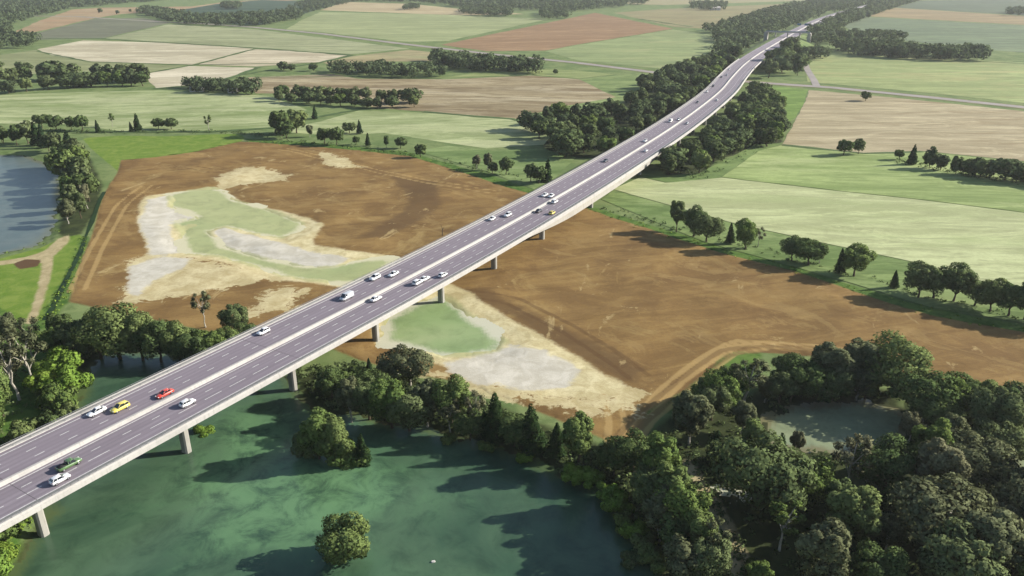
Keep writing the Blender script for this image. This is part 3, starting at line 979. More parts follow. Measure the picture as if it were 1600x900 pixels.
for sgn in (-1, 1):
    m = MB()
    pr = [(-12.2, ZD + .003), (-12.26, ZD + .17), (-13.1, ZD + .2), (-13.15, ZD + .62), (-13.5, ZD + .64), (-13.6, ZD + .2), (-13.75, ZD + .14), (-13.8, ZD - .85), (-13.4, ZD - .95), (-12.56, ZD - .7)]
    pr = [(o * -sgn, z) for o, z in pr]
    sweep(m, I0, I1, pr if sgn > 0 else pr[::-1], 0, close=True)
    # joints between the cast segments
    par = vpart(m, 'parapet', [concrete_lite])
    m = MB()
    m2 = MB()
    sweep(m, I0, s2i(700), [(sgn * 13.27, ZD + .98), (sgn * 13.37, ZD + .98), (sgn * 13.37, ZD + 1.10), (sgn * 13.27, ZD + 1.10)][::sgn], 0, close=True, step=2)
    s = -148.0
    while s < 700:
        x, y = road_pt(s, sgn * 13.32)
        m.box((x, y, ZD + .82), (.09, .09, .42), 0)
        s += 4.0
    vpart(m, 'railing', [steel])
    m = MB()
    sweep(m, I0, s2i(700), [(sgn * 12.42, ZD + .5), (sgn * 12.5, ZD + .5), (sgn * 12.5, ZD + .8), (sgn * 12.42, ZD + .8)][::sgn], 0, close=True, step=2)
    s = -146.0
    while s < 700:
        x, y = road_pt(s, sgn * 12.55)
        m.box((x, y, ZD + .46), (.1, .1, .58), 0)
        s += 4.0
    vpart(m, 'guard_rail', [steel])

m = MB()
sweep(m, I0, I1, lambda i: [(-13.3, ZD - .90), (-10.9, ZD - 1.3), (-10.4 - .9 * (girder_depth(_s[i]) - 1.5) / 3.4, ZD - .9 - girder_depth(_s[i])), (-4.5, ZD - 1.0 - girder_depth(_s[i])), (-3.6, ZD - 1.4),
                               (3.6, ZD - 1.4), (4.5, ZD - 1.0 - girder_depth(_s[i])), (10.4 + .9 * (girder_depth(_s[i]) - 1.5) / 3.4, ZD - .9 - girder_depth(_s[i])), (10.9, ZD - 1.3), (13.3, ZD - .90), (12.5, ZD - .36), (-12.5, ZD - .36)], 0, close=True)
vpart(m, 'girder', [concrete])

PIERS = [-139, -103.5, -68, -32.5, 3.0, 38.5, 74, 109.5, 145, 181, 222, 276, 349, 392, 432, 472, 512, 552, 592, 632, 672, 712, 752, 800, 838]
for s in PIERS:
    for off in (-7.4, 7.4):
        x, y = road_pt(s, off)
        rz = road_dir(s)
        zb = float(ground_z(np.array([x]), np.array([y]))[0]) - 1.2
        zt = ZD - 1.0 - girder_depth(s)
        if s == 349:
            zt = ZD - 1.0 - girder_depth(349)
        m = MB()
        m.box((x, y, (zb + zt - .8) / 2), (1.7, 2.2, zt - .8 - zb), 0, rz, .35)
        m.box((x, y, zt - .4), (2.0, 2.7, .8), 0, rz, .3)
        m.box((x, y, zt + .06), (.9, 1.6, .24), 1, rz)
        vpart(m, 'pier', [pier_m, joint_m])
# abutment closing the far end
m = MB()
x, y = road_pt(S_END + 3, 0)
m.box((x, y, 4.1), (7.0, 30.0, 9.4), 0, road_dir(S_END))
vpart(m, 'abutment', [concrete])

# motorway on its bank beyond the viaduct
m = MB()
ia, ib = s2i(S_END + .1), s2i(3500)
sweep(m, ia, ib, [(12.8, ZD), (-12.8, ZD)], 0)
stripes(m, S_END + 1, 1900, ZD + .02)
sweep(m, ia, ib, [(-.75, ZD + .01), (-.4, ZD + .9), (.4, ZD + .9), (.75, ZD + .01)][::-1], 2)
mo = m.build('motorway', [asphalt, paint, concrete_lite])
tag(mo, 'motorway carriageways running on a low bank into the distance', kind='structure')
VERT = field_mat('bank_grass', C(122, 148, 78), C(146, 168, 98), 1.0, (.01, .05))

teal = plain('teal_paint', C(74, 120, 132), .5, .4, vary=.06)
# overpass over the motorway
S_OV = 1205.0
ang_ov = road_dir(S_OV) + math.pi / 2
ox, oy = road_pt(S_OV, 0)
ov = empty('overpass', (ox, oy, 0), ang_ov)
tag(ov, 'small road bridge with teal railings crossing over the motorway', 'bridge')
m = MB(); m.box((0, 0, ZD + 6.4), (64, 9, 1.0), 0); m.box((0, 0, ZD + 6.94), (64, 7, .08), 1); m.build('deck', [concrete, asphalt], ov)
for sgn in (-1, 1):
    m = MB()
    m.box((0, sgn * 4.2, ZD + 8.0), (64, .22, .2), 0)
    m.box((0, sgn * 4.2, ZD + 7.45), (64, .14, .5), 0)
    for k in range(-15, 16):
        m.box((k * 2.1, sgn * 4.2, ZD + 7.4), (.16, .16, 1.1), 0)
    m.build('railing', [teal], ov)
for k in (-17.5, 0, 17.5):
    m = MB(); m.box((k, 0, (ZD + 5.9 - 1) / 2), (1.2, 6, ZD + 5.9 + 1), 0, 0, .3); m.build('pier', [pier_m], ov)
for k in (-31, 31):
    m = MB(); m.box((k, 0, 7.6), (5, 10, 16.4), 0); m.build('abutment', [concrete], ov)

blue_sign = plain('blue_sign_face', C(40, 104, 138), .4, .4, vary=.05)


def gantry(s, panels, label):
    x, y = road_pt(s, 0)
    e = empty('sign_gantry', (x, y, ZD), road_dir(s) + math.pi / 2)
    tag(e, label, 'sign gantry')
    for k in (-14.2, 14.2):
        m = MB(); m.box((k, 0, 3.6), (.5, .5, 7.4), 0); m.build('post', [steel], e)
    m = MB()
    for zz in (6.4, 7.3):
        m.box((0, 0, zz), (28.8, .3, .25), 0)
    for k in range(-14, 14, 2):
        m.tube((k, 0, 6.4), (k + 2, 0, 7.3), .08, .08, 5)
    m.build('beam', [steel], e)
    for (k, wdt) in panels:
        m = MB(); m.box((k, .3, 6.9), (wdt, .12, 3.2), 0, 0, .1); m.box((k, .2, 6.9), (wdt + .25, .06, 3.45), 1); m.build('sign_panel', [blue_sign, paint], e)


gantry(1385, [(-7, 9), (6, 6)], 'gantry with blue panels over the motorway beyond the overpass')
x, y = road_pt(905, -15.5)
e = empty('road_sign', (x, y, ZD - 1.2), road_dir(905) + math.pi / 2)
tag(e, 'blue road sign beside the lane at the viaduct end', 'road sign')
for k in (-1.6, 1.6):
    m = MB(); m.tube((k, 0, -2), (k, 0, 3.4), .1, .1, 8); m.build('post', [steel], e)
m = MB(); m.box((0, -.15, 4.6), (5.2, .1, 3.2), 0, 0, .1); m.box((0, -.08, 4.6), (5.4, .05, 3.4), 1); m.build('sign_panel', [blue_sign, paint], e)

# ------------------------------------------------------------------ cars
rubber = plain('tyre_rubber', (.02, .02, .02, 1), .9, .2)
alloy = plain('alloy_rim', (.45, .45, .46, 1), .35, .5, .8)
glass = plain('car_glass', (.015, .02, .025, 1), .08, .8)
lampw = plain('headlamp_glass', (.75, .75, .72, 1), .15, .6)
lampr = plain('tail_lamp', (.35, .02, .02, 1), .2, .6)
_cp = {}


def car_paint(rgb):
    if rgb not in _cp:
        t = NT('car_paint')
        n = t.noise(t.coords(), 3.0, 3)
        b = t.pbr(t.mix(t.math('MULTIPLY', t.ramp(n, .3, .7), .15), rgb + (1,), tuple(c * .8 for c in rgb) + (1,)), .35, .5)
        b.inputs['Coat Weight'].default_value = .6
        b.inputs['Coat Roughness'].default_value = .08
        _cp[rgb] = t.m
    return _cp[rgb]


PROF = {   # x, half width, z bottom, z top for the body; then the greenhouse stations (x, half width, z)
    'sedan': ([(-2.25, .70, .45, .78), (-2.15, .82, .32, .92), (-1.5, .88, .25, .98), (0, .9, .25, .96), (1.0, .9, .25, .93), (1.8, .85, .28, .80), (2.2, .74, .36, .66), (2.28, .6, .45, .58)],
              [(-1.75, .70, .96), (-1.0, .60, 1.42), (.2, .62, 1.46), (1.15, .72, .92)]),
    'hatch': ([(-1.95, .74, .42, .9), (-1.88, .84, .3, 1.0), (-1.2, .88, .25, 1.0), (0, .89, .25, .98), (.9, .88, .25, .95), (1.6, .84, .28, .84), (1.95, .72, .36, .7), (2.02, .58, .45, .6)],
              [(-1.85, .74, .98), (-1.45, .64, 1.46), (.1, .64, 1.5), (1.05, .73, .94)]),
    'suv': ([(-2.2, .78, .5, 1.0), (-2.12, .9, .38, 1.12), (-1.2, .95, .32, 1.12), (0, .95, .32, 1.1), (1.1, .94, .32, 1.06), (1.9, .9, .36, .96), (2.2, .78, .42, .8), (2.28, .62, .5, .7)],
            [(-2.1, .8, 1.1), (-1.8, .7, 1.64), (.2, .7, 1.7), (1.1, .8, 1.06)]),
    'van': ([(-2.6, .9, .45, 1.1), (-2.55, .97, .35, 1.2), (-1.2, .98, .3, 1.2), (0, .98, .3, 1.2), (1.2, .97, .3, 1.18), (2.0, .92, .34, 1.05), (2.5, .8, .42, .85), (2.58, .66, .5, .72)],
            [(-2.58, .94, 1.18), (-2.5, .88, 1.98), (1.0, .86, 2.02), (1.9, .84, 1.04)]),
    'pickup': ([(-2.6, .84, .5, 1.0), (-2.55, .93, .4, 1.08), (-1.2, .95, .34, 1.08), (-.4, .95, .34, 1.08), (1.2, .94, .34, 1.04), (2.0, .9, .38, .95), (2.5, .8, .44, .82), (2.58, .64, .52, .72)],
               [(-.55, .82, 1.06), (-.4, .74, 1.66), (.75, .74, 1.7), (1.45, .82, 1.03)]),
}


def car_body(kind):
    body, gh = PROF[kind]
    m = MB()
    rows = []
    for (x, hw, zb, zt) in body:
        h = zt - zb
        rows.append([(x, -hw * .92, zb), (x, -hw, zb + h * .35), (x, -hw, zb + h * .7), (x, -hw * .86, zt), (x, 0, zt + .03), (x, hw * .86, zt), (x, hw, zb + h * .7), (x, hw, zb + h * .35), (x, hw * .92, zb)])
    k = 9
    V = [v for r in rows for v in r]
    Fc = []
    for a in range(len(rows) - 1):
        for j in range(k):
            j2 = (j + 1) % k
            Fc.append((a * k + j, (a + 1) * k + j, (a + 1) * k + j2, a * k + j2))
    Fc += [tuple(range(k)), tuple((len(rows) - 1) * k + j for j in range(k))[::-1]]
    m.add(V, Fc, 0)
    # roof panel
    (xa, wa, za), (xb, wb, zb_), (xc, wc, zc), (xd, wd_, zd) = gh
    m.add([(xb - .05, -wb, zb_), (xc + .05, -wc, zc), (xc + .05, wc, zc), (xb - .05, wb, zb_), (xb, -wb * .8, zb_ + .05), (xc - .1, -wc * .8, zc + .05), (xc - .1, wc * .8, zc + .05), (xb, wb * .8, zb_ + .05)],
          [(4, 5, 6, 7), (0, 1, 5, 4), (1, 2, 6, 5), (2, 3, 7, 6), (3, 0, 4, 7), (3, 2, 1, 0)], 0)
    # pillars
    for s in (-1, 1):
        m.tube((xa, s * wa, za - .05), (xb, s * wb, zb_ + .01), .06, .05, 5)
        m.tube((xd, s * wd_, zd - .03), (xc, s * wc, zc + .01), .05, .05, 5)
        xm = (xb + xc) / 2 - .1
        m.tube((xm, s * (wa + wd_) / 2 * 1.02, za - .05), (xm, s * (wb + wc) / 2, zc), .05, .05, 5)
        if kind in ('van',):
            m.add([(xa + .1, s * wa * 1.01, za), (xd - 1.3, s * wa * 1.01, za), (xc - .6, s * wc * 1.01, zc), (xb + .05, s * wb * 1.01, zb_)], [(0, 1, 2, 3) if s < 0 else (3, 2, 1, 0)], 0)
        m.box((xd - .35, s * (wd_ + .22), zd + .1), (.12, .2, .14), 0)
    if kind == 'pickup':
        m.box((-1.55, 0, 1.085), (1.75, 1.55, .05), 1)
    g = MB()
    V = [(xa, -wa, za), (xb, -wb, zb_), (xc, -wc, zc), (xd, -wd_, zd), (xa, wa, za), (xb, wb, zb_), (xc, wc, zc), (xd, wd_, zd)]
    g.add(V, [(0, 3, 2, 1), (4, 5, 6, 7), (0, 1, 5, 4), (3, 7, 6, 2), (1, 2, 6, 5), (0, 4, 7, 3)], 0)
    return m, g


def wheel_mesh():
    m = MB()
    m.tube((0, -.11, 0), (0, .11, 0), .33, .33, 14, 0)
    for s in (-1, 1):
        m.tube((0, s * .112, 0), (0, s * .125, 0), .2, .17, 10, 1)
    return m.mesh('wheel', [rubber, alloy])


WHEEL = wheel_mesh()
_cb = {}


def make_car(kind, rgb, s, off, toward, label):
    key = (kind, rgb)
    if key not in _cb:
        b, gl = car_body(kind)
        _cb[key] = (b.mesh('body', [car_paint(rgb), rubber], True), gl.mesh('window', [glass]))
    x, y = road_pt(s, off)
    rz = road_dir(s) + (math.pi if toward else 0)
    e = empty(CARNAME[kind], (x, y, ZD + .012), rz)
    tag(e, label, 'van' if kind == 'van' else ('pickup truck' if kind == 'pickup' else 'car'), 'vehicles driving on the motorway viaduct')
    o = obj('body', _cb[key][0], e)
    obj('window', _cb[key][1], e)
    L = PROF[kind][0][-1][0]
    Rr = PROF[kind][0][0][0]
    for sx in (L * .62, Rr * .62):
        for sy in (-1, 1):
            wv = obj('wheel', WHEEL, e)
            wv.location = (sx, sy * .8, .33)
    for sy in (-1, 1):
        m = MB(); m.box((L - .12, sy * .56, PROF[kind][0][-1][3] + .06), (.18, .3, .13), 0, 0, .03); m.build('headlight', [lampw], e)
        m = MB(); m.box((Rr + .04, sy * .62, PROF[kind][0][0][3] - .04), (.14, .24, .16), 0, 0, .03); m.build('tail_light', [lampr], e)


CARNAME = {'sedan': 'sedan_car', 'hatch': 'hatchback_car', 'suv': 'estate_car', 'van': 'delivery_van', 'pickup': 'pickup_truck'}
WH, SI, YE, RE, GR, DK = (.66, .66, .66), (.4, .41, .44), (.58, .48, .10), (.48, .05, .03), (.075, .14, .05), (.03, .035, .05)
CARS = [
    (86, 751, 'hatch', WH, 'white hatchback just behind the green pickup near the lake pier'),
    (100, 728, 'pickup', GR, 'green pickup truck with dark front, in the inner lane over the lake'),
    (153, 641, 'sedan', WH, 'white sedan beside the parapet next to the yellow car'),
    (190, 635, 'suv', YE, 'yellow estate car following the red car'),
    (257, 617, 'sedan', RE, 'bright red sedan near the median over the lake'),
    (290, 632, 'hatch', WH, 'white hatchback opposite the red car across the median'),
    (410, 518, 'hatch', WH, 'white hatchback above the round dark tree by the parapet'),
    (541, 465, 'van', SI, 'silver van in the far carriageway above the brown earth'),
    (586, 466, 'sedan', WH, 'white sedan close to the median, opposite the silver van'),
    (583, 435, 'suv', WH, 'white estate car hugging the far parapet above the pale pit'),
    (615, 426, 'sedan', WH, 'white sedan one car ahead of the silver van, mid lane'),
    (650, 442, 'suv', WH, 'white estate car tailing another white car closely'),
    (661, 435, 'sedan', WH, 'white sedan leading the close pair of white cars'),
    (694, 428, 'hatch', WH, 'white hatchback above the pier standing in jade water'),
    (768, 342, 'hatch', WH, 'white hatchback nearest the far parapet over brown earth'),
    (790, 336, 'suv', WH, 'white estate car next ahead along the far parapet lane'),
    (839, 329, 'sedan', DK, 'dark sedan beside the median behind the yellow hatchback'),
    (862, 333, 'hatch', YE, 'small yellow hatchback in the near carriageway'),
    (866, 315, 'suv', WH, 'white estate car near the median ahead of the dark sedan'),
    (850, 305, 'sedan', WH, 'white sedan in the side-by-side pair by the far carriageway middle'),
    (860, 305, 'hatch', WH, 'white hatchback on the median side of the white pair'),
    (944, 250, 'sedan', DK, 'dark sedan alone in the far carriageway above the meadow'),
    (1008, 220, 'hatch', WH, 'white hatchback in the far carriageway, next beyond the lone dark sedan'),
    (1008, 235, 'sedan', WH, 'white sedan in the near carriageway before the viaduct wood'),
    (1045, 189, 'van', WH, 'white van in the middle of the bend'),
    (1057, 186, 'hatch', SI, 'silver hatchback next to the white van in the bend'),
    (1070, 192, 'sedan', SI, 'silver sedan in the near carriageway of the bend'),
    (1092, 160, 'sedan', DK, 'dark sedan beyond the white van in the bend'),
    (1104, 143, 'hatch', WH, 'white hatchback in the far part of the bend'),
    (1115, 134, 'suv', DK, 'dark estate car in the far part of the bend'),
    (1118, 156, 'hatch', WH, 'white hatchback in the near carriageway above the wood'),
    (1118, 120, 'sedan', DK, 'dark sedan close to the far parapet end'),
    (1138, 117, 'sedan', SI, 'silver sedan near the median before the country road'),
    (1141, 108, 'hatch', WH, 'white hatchback furthest along the viaduct'),
]
LANES = [-9.2, -5.85, -2.75, 2.85, 6.15, 9.4]
for (px, py, kind, rgb, lab) in CARS:
    x, y = P(px, py, ZD + .6)
    v = np.array([x, y]) - CL
    i = int(np.argmin((v ** 2).sum(1)))
    off = float(v[i] @ CN[i])
    off = min(LANES, key=lambda q_: abs(q_ - off))
    make_car(kind, rgb, float(_s[i]), off, off > 0, lab)

# ------------------------------------------------------------------ vegetation
def leaf_mat(name, a, b, c=None, trans=.25, bark=False):
    t = NT(name)
    oi = t.n('ShaderNodeObjectInfo')
    gm = t.n('ShaderNodeNewGeometry')
    v = t.coords()
    n = t.noise(v, .55, 4, .65)
    col = t.mix(t.ramp(n, .34, .66), a, b)
    if c is not None:
        col = t.mix(t.math('MULTIPLY', t.ramp(oi.outputs['Random'], .35, 1.0), .75), col, c)
    h = t.n('ShaderNodeHueSaturation')
    t.l(t.math('ADD', t.math('MULTIPLY', gm.outputs['Random Per Island'], .55), .95), h.inputs['Value'])
    t.l(t.math('ADD', .485, t.math('MULTIPLY', oi.outputs['Random'], .03)), h.inputs['Hue'])
    t.l(col, h.inputs['Color'])
    d = t.n('ShaderNodeBsdfDiffuse')
    t.l(h.outputs[0], d.inputs['Color'])
    tr = t.n('ShaderNodeBsdfTranslucent')
    t.l(h.outputs[0], tr.inputs['Color'])
    mx = t.n('ShaderNodeMixShader')
    mx.inputs[0].default_value = trans
    t.l(d.outputs[0], mx.inputs[1])
    t.l(tr.outputs[0], mx.inputs[2])
    t.l(mx.outputs[0], t.out.inputs[0])
    return t.m


LM = {
    'dark': leaf_mat('dark_leaves', C(72, 92, 56), C(98, 116, 70), C(116, 122, 84)),
    'mid': leaf_mat('green_leaves', C(84, 106, 58), C(112, 132, 72), C(122, 128, 82)),
    'bright': leaf_mat('bright_leaves', C(98, 128, 52), C(126, 152, 68), C(118, 138, 66)),
    'grey': leaf_mat('grey_green_leaves', C(90, 98, 70), C(114, 120, 88), C(122, 118, 92)),
    'conifer': leaf_mat('conifer_needles', C(42, 60, 38), C(58, 78, 44), C(50, 66, 46)),
    'far': leaf_mat('far_leaves', C(76, 92, 60), C(98, 112, 72), C(90, 100, 72)),
}
bark_m = plain('bark', C(92, 80, 66), .95, .1, vary=.3, scale=2.0)
bark_pale = plain('pale_bark', C(176, 170, 156), .9, .1, vary=.25, scale=2.0)


def unit(v):
    return v / (np.linalg.norm(v, axis=-1, keepdims=True) + 1e-9)


def leaf_quads(pos, nor, size, r):
    """Irregular leaf clumps at pos facing about nor."""
    n = len(pos)
    ref = unit(r.normal(size=(n, 3)))
    u = unit(np.cross(nor, ref))
    w_ = np.cross(nor, u)
    s = size * r.uniform(.55, 1.35, (n, 1))
    a = s * r.uniform(.7, 1.2, (n, 1))
    q_ = np.stack([-u * s - w_ * a, u * s - w_ * a * r.uniform(.4, 1.1, (n, 1)), u * s * r.uniform(.4, 1.1, (n, 1)) + w_ * a, -u * s * r.uniform(.4, 1.1, (n, 1)) + w_ * a], 1)
    q_ += r.normal(size=(n, 4, 3)) * size * .22
    return pos[:, None, :] + q_ * .5


def crown_from_lobes(lobes, n, size, r, top_bias=.1, shell=(.68, 1.04), rough=.55):
    c = np.array([l[0] for l in lobes])
    rad_ = np.array([l[1] for l in lobes])
    w_ = rad_.prod(1) ** (2 / 3)
    k = r.choice(len(lobes), size=int(n * 1.5), p=w_ / w_.sum())
    d = r.normal(size=(len(k), 3))
    d[:, 2] += top_bias * 2
    d = unit(d)
    pos = c[k] + d * rad_[k] * r.uniform(*shell, (len(k), 1))
    # drop what lies deep inside another lobe
    inside = np.zeros(len(k), bool)
    for j in range(len(lobes)):
        e_ = (((pos - c[j]) / rad_[j]) ** 2).sum(1)
        inside |= (e_ < .5) & (k != j)
    keep = np.where(~inside)[0][:n]
    pos, d = pos[keep], d[keep]
    ctr = c.mean(0)
    out = unit(pos - ctr)
    nor = unit(d * .8 + out * .35 + r.normal(size=d.shape) * rough)
    sh = unit(d * .9 + out * .45 + r.normal(size=d.shape) * .28)
    return leaf_quads(pos, nor, size, r), sh


def set_normals(me, sh):
    nv = np.repeat(sh, 4, axis=0)
    me.normals_split_custom_set_from_vertices([tuple(x) for x in nv])


def trunk_mesh(name, H, h0, lobes, r0, mat, r, limbs=6):
    m = MB()
    pts = [Vector((0, 0, -1.2))]
    for k in range(1, 5):
        pts.append(Vector((r.uniform(-.02, .02) * H, r.uniform(-.02, .02) * H, h0 * 1.5 * k / 4)))
    for k in range(4):
        m.tube(pts[k], pts[k + 1], r0 * (1.25 if k == 0 else 1) * (1 - .16 * k), r0 * (1 - .16 * (k + 1)), 7)
    top = pts[-1]
    for j in range(min(limbs, len(lobes))):
        c = Vector(lobes[j][0])
        st = pts[2].lerp(top, r.uniform(0, 1))
        mid = st.lerp(c, .55) + Vector((0, 0, .08 * H * r.uniform(0, 1)))
        m.tube(st, mid, r0 * .5, r0 * .32, 5)
        m.tube(mid, c, r0 * .32, r0 * .12, 5)
    return m.mesh(name, [mat])


PROTO = {}


def proto(kind, seed, lod):
    key = (kind, seed, lod)
    if key in PROTO:
        return PROTO[key]
    r = np.random.default_rng(seed * 101 + sum(map(ord, kind)))
    near = lod == 0
    n = 6800 if near else (1300 if lod == 1 else 420)
    size = (.36 if near else (.95 if lod == 1 else 1.6))
    lobes = []
    shape, colr = kind.split('-')
    if shape == 'round':
        H, zc, R, nl = 14, 7.8, (5.0, 5.0, 5.9), 19
    elif shape == 'oval':
        H, zc, R, nl = 16, 8.8, (3.7, 3.7, 6.9), 17
    elif shape == 'wide':
        H, zc, R, nl = 12, 6.9, (6.4, 6.0, 4.9), 21
    elif shape == 'bush':
        H, zc, R, nl = 4, 1.9, (2.6, 2.4, 1.9), 8
        n = n // 2
        size *= .62
    elif shape == 'sparse':
        H, zc, R, nl = 15, 9.5, (3.6, 3.4, 5.2), 12
        n = int(n * .32)
        size *= .8
    if shape in ('round', 'oval', 'wide') and colr == 'far':
        zc, R = H * .5, (R[0] * 1.15, R[1] * 1.15, H * .49)
    if shape != 'cone':
        lobes = [((r.uniform(-.3, .3), r.uniform(-.3, .3), zc), np.array(R) * .62)]
        for j in range(nl):
            a = j * 2.4 + r.uniform(-.5, .5)
            zz = -0.75 + 1.6 * (j + .5) / nl + r.uniform(-.12, .12)
            q_ = math.sqrt(max(.08, 1 - min(1, zz * zz))) * r.uniform(.52, .8)
            rr = r.uniform(.2, .46) * (1.0 if shape != 'sparse' else .8)
            lobes.append(((R[0] * q_ * math.cos(a), R[1] * q_ * math.sin(a), zc + R[2] * zz * .72), np.array((R[0], R[1], (R[2] + R[0]) * .45)) * rr))
        Q, sh = crown_from_lobes(lobes if shape != 'sparse' else lobes[1:], n, size, r, rough=.5 if shape != 'sparse' else 1.0, shell=(.68, 1.06) if shape != 'sparse' else (.2, 1.1))
        tm = trunk_mesh('trunk', H, zc - R[2] * .8 if shape != 'bush' else .8, lobes[1:], {'round': .38, 'oval': .3, 'wide': .4, 'bush': .1, 'sparse': .24}[shape],
                        bark_pale if shape == 'sparse' or colr == 'grey' else bark_m, r, 11 if shape == 'sparse' else 6)
    else:
        H, Rb = 14, 3.0
        k = int(n * .8)
        t_ = 1 - np.sqrt(r.uniform(0, 1, k))                      # more near the base
        layer = np.abs(((t_ * 11) % 1) - .35)
        a = r.uniform(0, 6.283, k)
        rag = 1 + .16 * np.sin(a * 3 + t_ * 9 + seed) + .12 * np.sin(a * 5 - t_ * 17) + .1 * np.sin(t_ * 40 + a)
        rr = Rb * (1 - t_) ** .8 * (1.0 - .4 * layer) * rag * r.uniform(.7, 1.1, k) + .12
        pos = np.stack([rr * np.cos(a), rr * np.sin(a), 1.0 + t_ * (H - 1.0)], 1)
        d = unit(np.stack([np.cos(a), np.sin(a), np.full(k, .45)], 1))
        nor = unit(d + r.normal(size=d.shape) * .5)
        Q = leaf_quads(pos, nor, size * .85, r)
        sh = unit(d + r.normal(size=d.shape) * .3)
        m = MB()
        m.tube((0, 0, -1.2), (0, 0, H * .9), .26, .05, 7)
        tm = m.mesh('trunk', [bark_m])
    cm = quads_mesh('crown', Q, [LM[colr]])
    set_normals(cm, sh)
    PROTO[key] = (H, cm, tm)
    return PROTO[key]


LOOK = {'round-dark': 'dark round-crowned tree', 'round-mid': 'green round-crowned tree', 'round-bright': 'bright green round tree', 'round-grey': 'grey-green round tree',
        'oval-dark': 'dark tall oval tree', 'oval-mid': 'green tall oval tree', 'oval-grey': 'grey-green tall tree', 'wide-dark': 'dark wide-spreading tree', 'wide-mid': 'green wide-spreading tree',
        'wide-grey': 'grey-green spreading tree', 'cone-conifer': 'dark pointed conifer', 'sparse-grey': 'thin sparse-leaved tree', 'sparse-mid': 'thin light green tree', 'round-far': 'dark round-crowned tree', 'wide-far': 'dark spreading tree',
        'oval-far': 'dark tall tree', 'bush-bright': 'bright green bush', 'bush-mid': 'green bush', 'bush-dark': 'dark bush'}
NAME = {'round': 'broadleaf_tree', 'oval': 'broadleaf_tree', 'wide': 'broadleaf_tree', 'cone': 'conifer_tree', 'sparse': 'sparse_tree', 'bush': 'shrub'}
CAT = {'round': 'tree', 'oval': 'tree', 'wide': 'tree', 'cone': 'conifer', 'sparse': 'young tree', 'bush': 'bush'}
ORD = ('first second third fourth fifth sixth seventh eighth ninth tenth eleventh twelfth thirteenth fourteenth fifteenth sixteenth seventeenth eighteenth nineteenth twentieth '
       'twenty-first twenty-second twenty-third twenty-fourth twenty-fifth twenty-sixth twenty-seventh twenty-eighth twenty-ninth thirtieth').split()
trng = random.Random(5)
N_TREES = [0]


def plant(kind, x, y, h, label, group=None, wide=1.0, z=None):
    dist = math.sqrt(x * x + y * y + CAM_H ** 2)
    lod = 0 if dist < 420 else (1 if dist < 900 else 2)
    shape = kind.split('-')[0]
    H, cm, tm = proto(kind, trng.randrange(4 if lod < 2 else 2), lod)
    if z is None:
        z = float(ground_z(np.array([x]), np.array([y]))[0])
    k = h / H
    kw = k * wide * trng.uniform(.9, 1.12)
    e = empty(NAME[shape], (x, y, z), trng.uniform(0, 6.28), (kw, kw * trng.uniform(.8, 1.15), k))
    e.rotation_euler = (trng.uniform(-.07, .07), trng.uniform(-.07, .07), e.rotation_euler[2])
    tag(e, label, CAT[shape], group)
    obj('crown', cm, e)
    if dist < 1100:
        obj('trunk', tm, e)
    N_TREES[0] += 1
    return e


def at_px(kind, px, py, hpx, label, group=None, wide=1.0):
    x, y = P(px, py)
    return plant(kind, x, y, tall(px, py, hpx), label, group, wide)


def row(where, pts, n, hpx, kinds, depth=0.0, wide=1.05, group=None, jit=.35):
    """Trees in a row along a line of survey points, told apart by their place in the row."""
    W = [np.array(P(*p_)) for p_ in pts]
    seg = [np.linalg.norm(W[i + 1] - W[i]) for i in range(len(W) - 1)]
    tot = sum(seg)
    hm = [tall(*p_, 100) / 100 for p_ in pts]
    for k in range(n):
        s = (k + .5 + trng.uniform(-jit, jit)) / n * tot
        i = 0
        while i < len(seg) - 1 and s > seg[i]:
            s -= seg[i]
            i += 1
        f = s / seg[i]
        p_ = W[i] * (1 - f) + W[i + 1] * f
        p_ = p_ + np.array([0, trng.uniform(-depth, depth)])
        h = (hm[i] * (1 - f) + hm[i + 1] * f) * trng.uniform(*hpx)
        kind = trng.choice(kinds)
        plant(kind, p_[0], p_[1], h, f'{LOOK[kind]}, {ORD[k]} from left in {where}', group or ('trees in ' + where), wide)


def road_clear(x, y, gap=17.5):
    d = np.sqrt(((CL - (x, y)) ** 2).sum(1))
    return d.min() > gap


def fill(where, poly, gap, h, kinds, exclude=(), band=16.0, nmax=200, wide=1.1, group=None, clear=19.5, limit=None):
    W = np.array(PP(poly))
    lo, hi = W.min(0), W.max(0)
    pts = []
    for _ in range(9000):
        x, y = trng.uniform(lo[0], hi[0]), trng.uniform(lo[1], hi[1])
        X, Y = np.array([x]), np.array([y])
        if sdist(X, Y, W)[0] > 0 or any(sdist(X, Y, q_)[0] < 2.0 for q_ in exclude):
            continue
        if not road_clear(x, y, clear):
            continue
        if all((x - a) ** 2 + (y - b) ** 2 > (gap * trng.uniform(.8, 1.15)) ** 2 for a, b in pts):
            pts.append((x, y))
        if len(pts) >= nmax:
            break
    rows = {}
    for x, y in pts:
        rows.setdefault(int((y - lo[1]) // band), []).append((x, y))
    for ri, k in enumerate(sorted(rows)):
        for ci, (x, y) in enumerate(sorted(rows[k])):
            kind = trng.choice(kinds)
            hh = trng.uniform(*h) * (1.12 if kind.startswith('oval') else 1.0)
            plant(kind, x, y, hh, f'{LOOK[kind]}, {ORD[ci]} from left, {ORD[ri]} row back, {where}', group or ('trees in ' + where), wide)
    return pts


MIX = ['round-dark', 'round-dark', 'round-mid', 'oval-dark', 'oval-mid', 'wide-dark', 'wide-mid', 'oval-grey', 'round-grey']
FAR = ['round-far', 'round-far', 'wide-far', 'oval-far', 'round-dark']

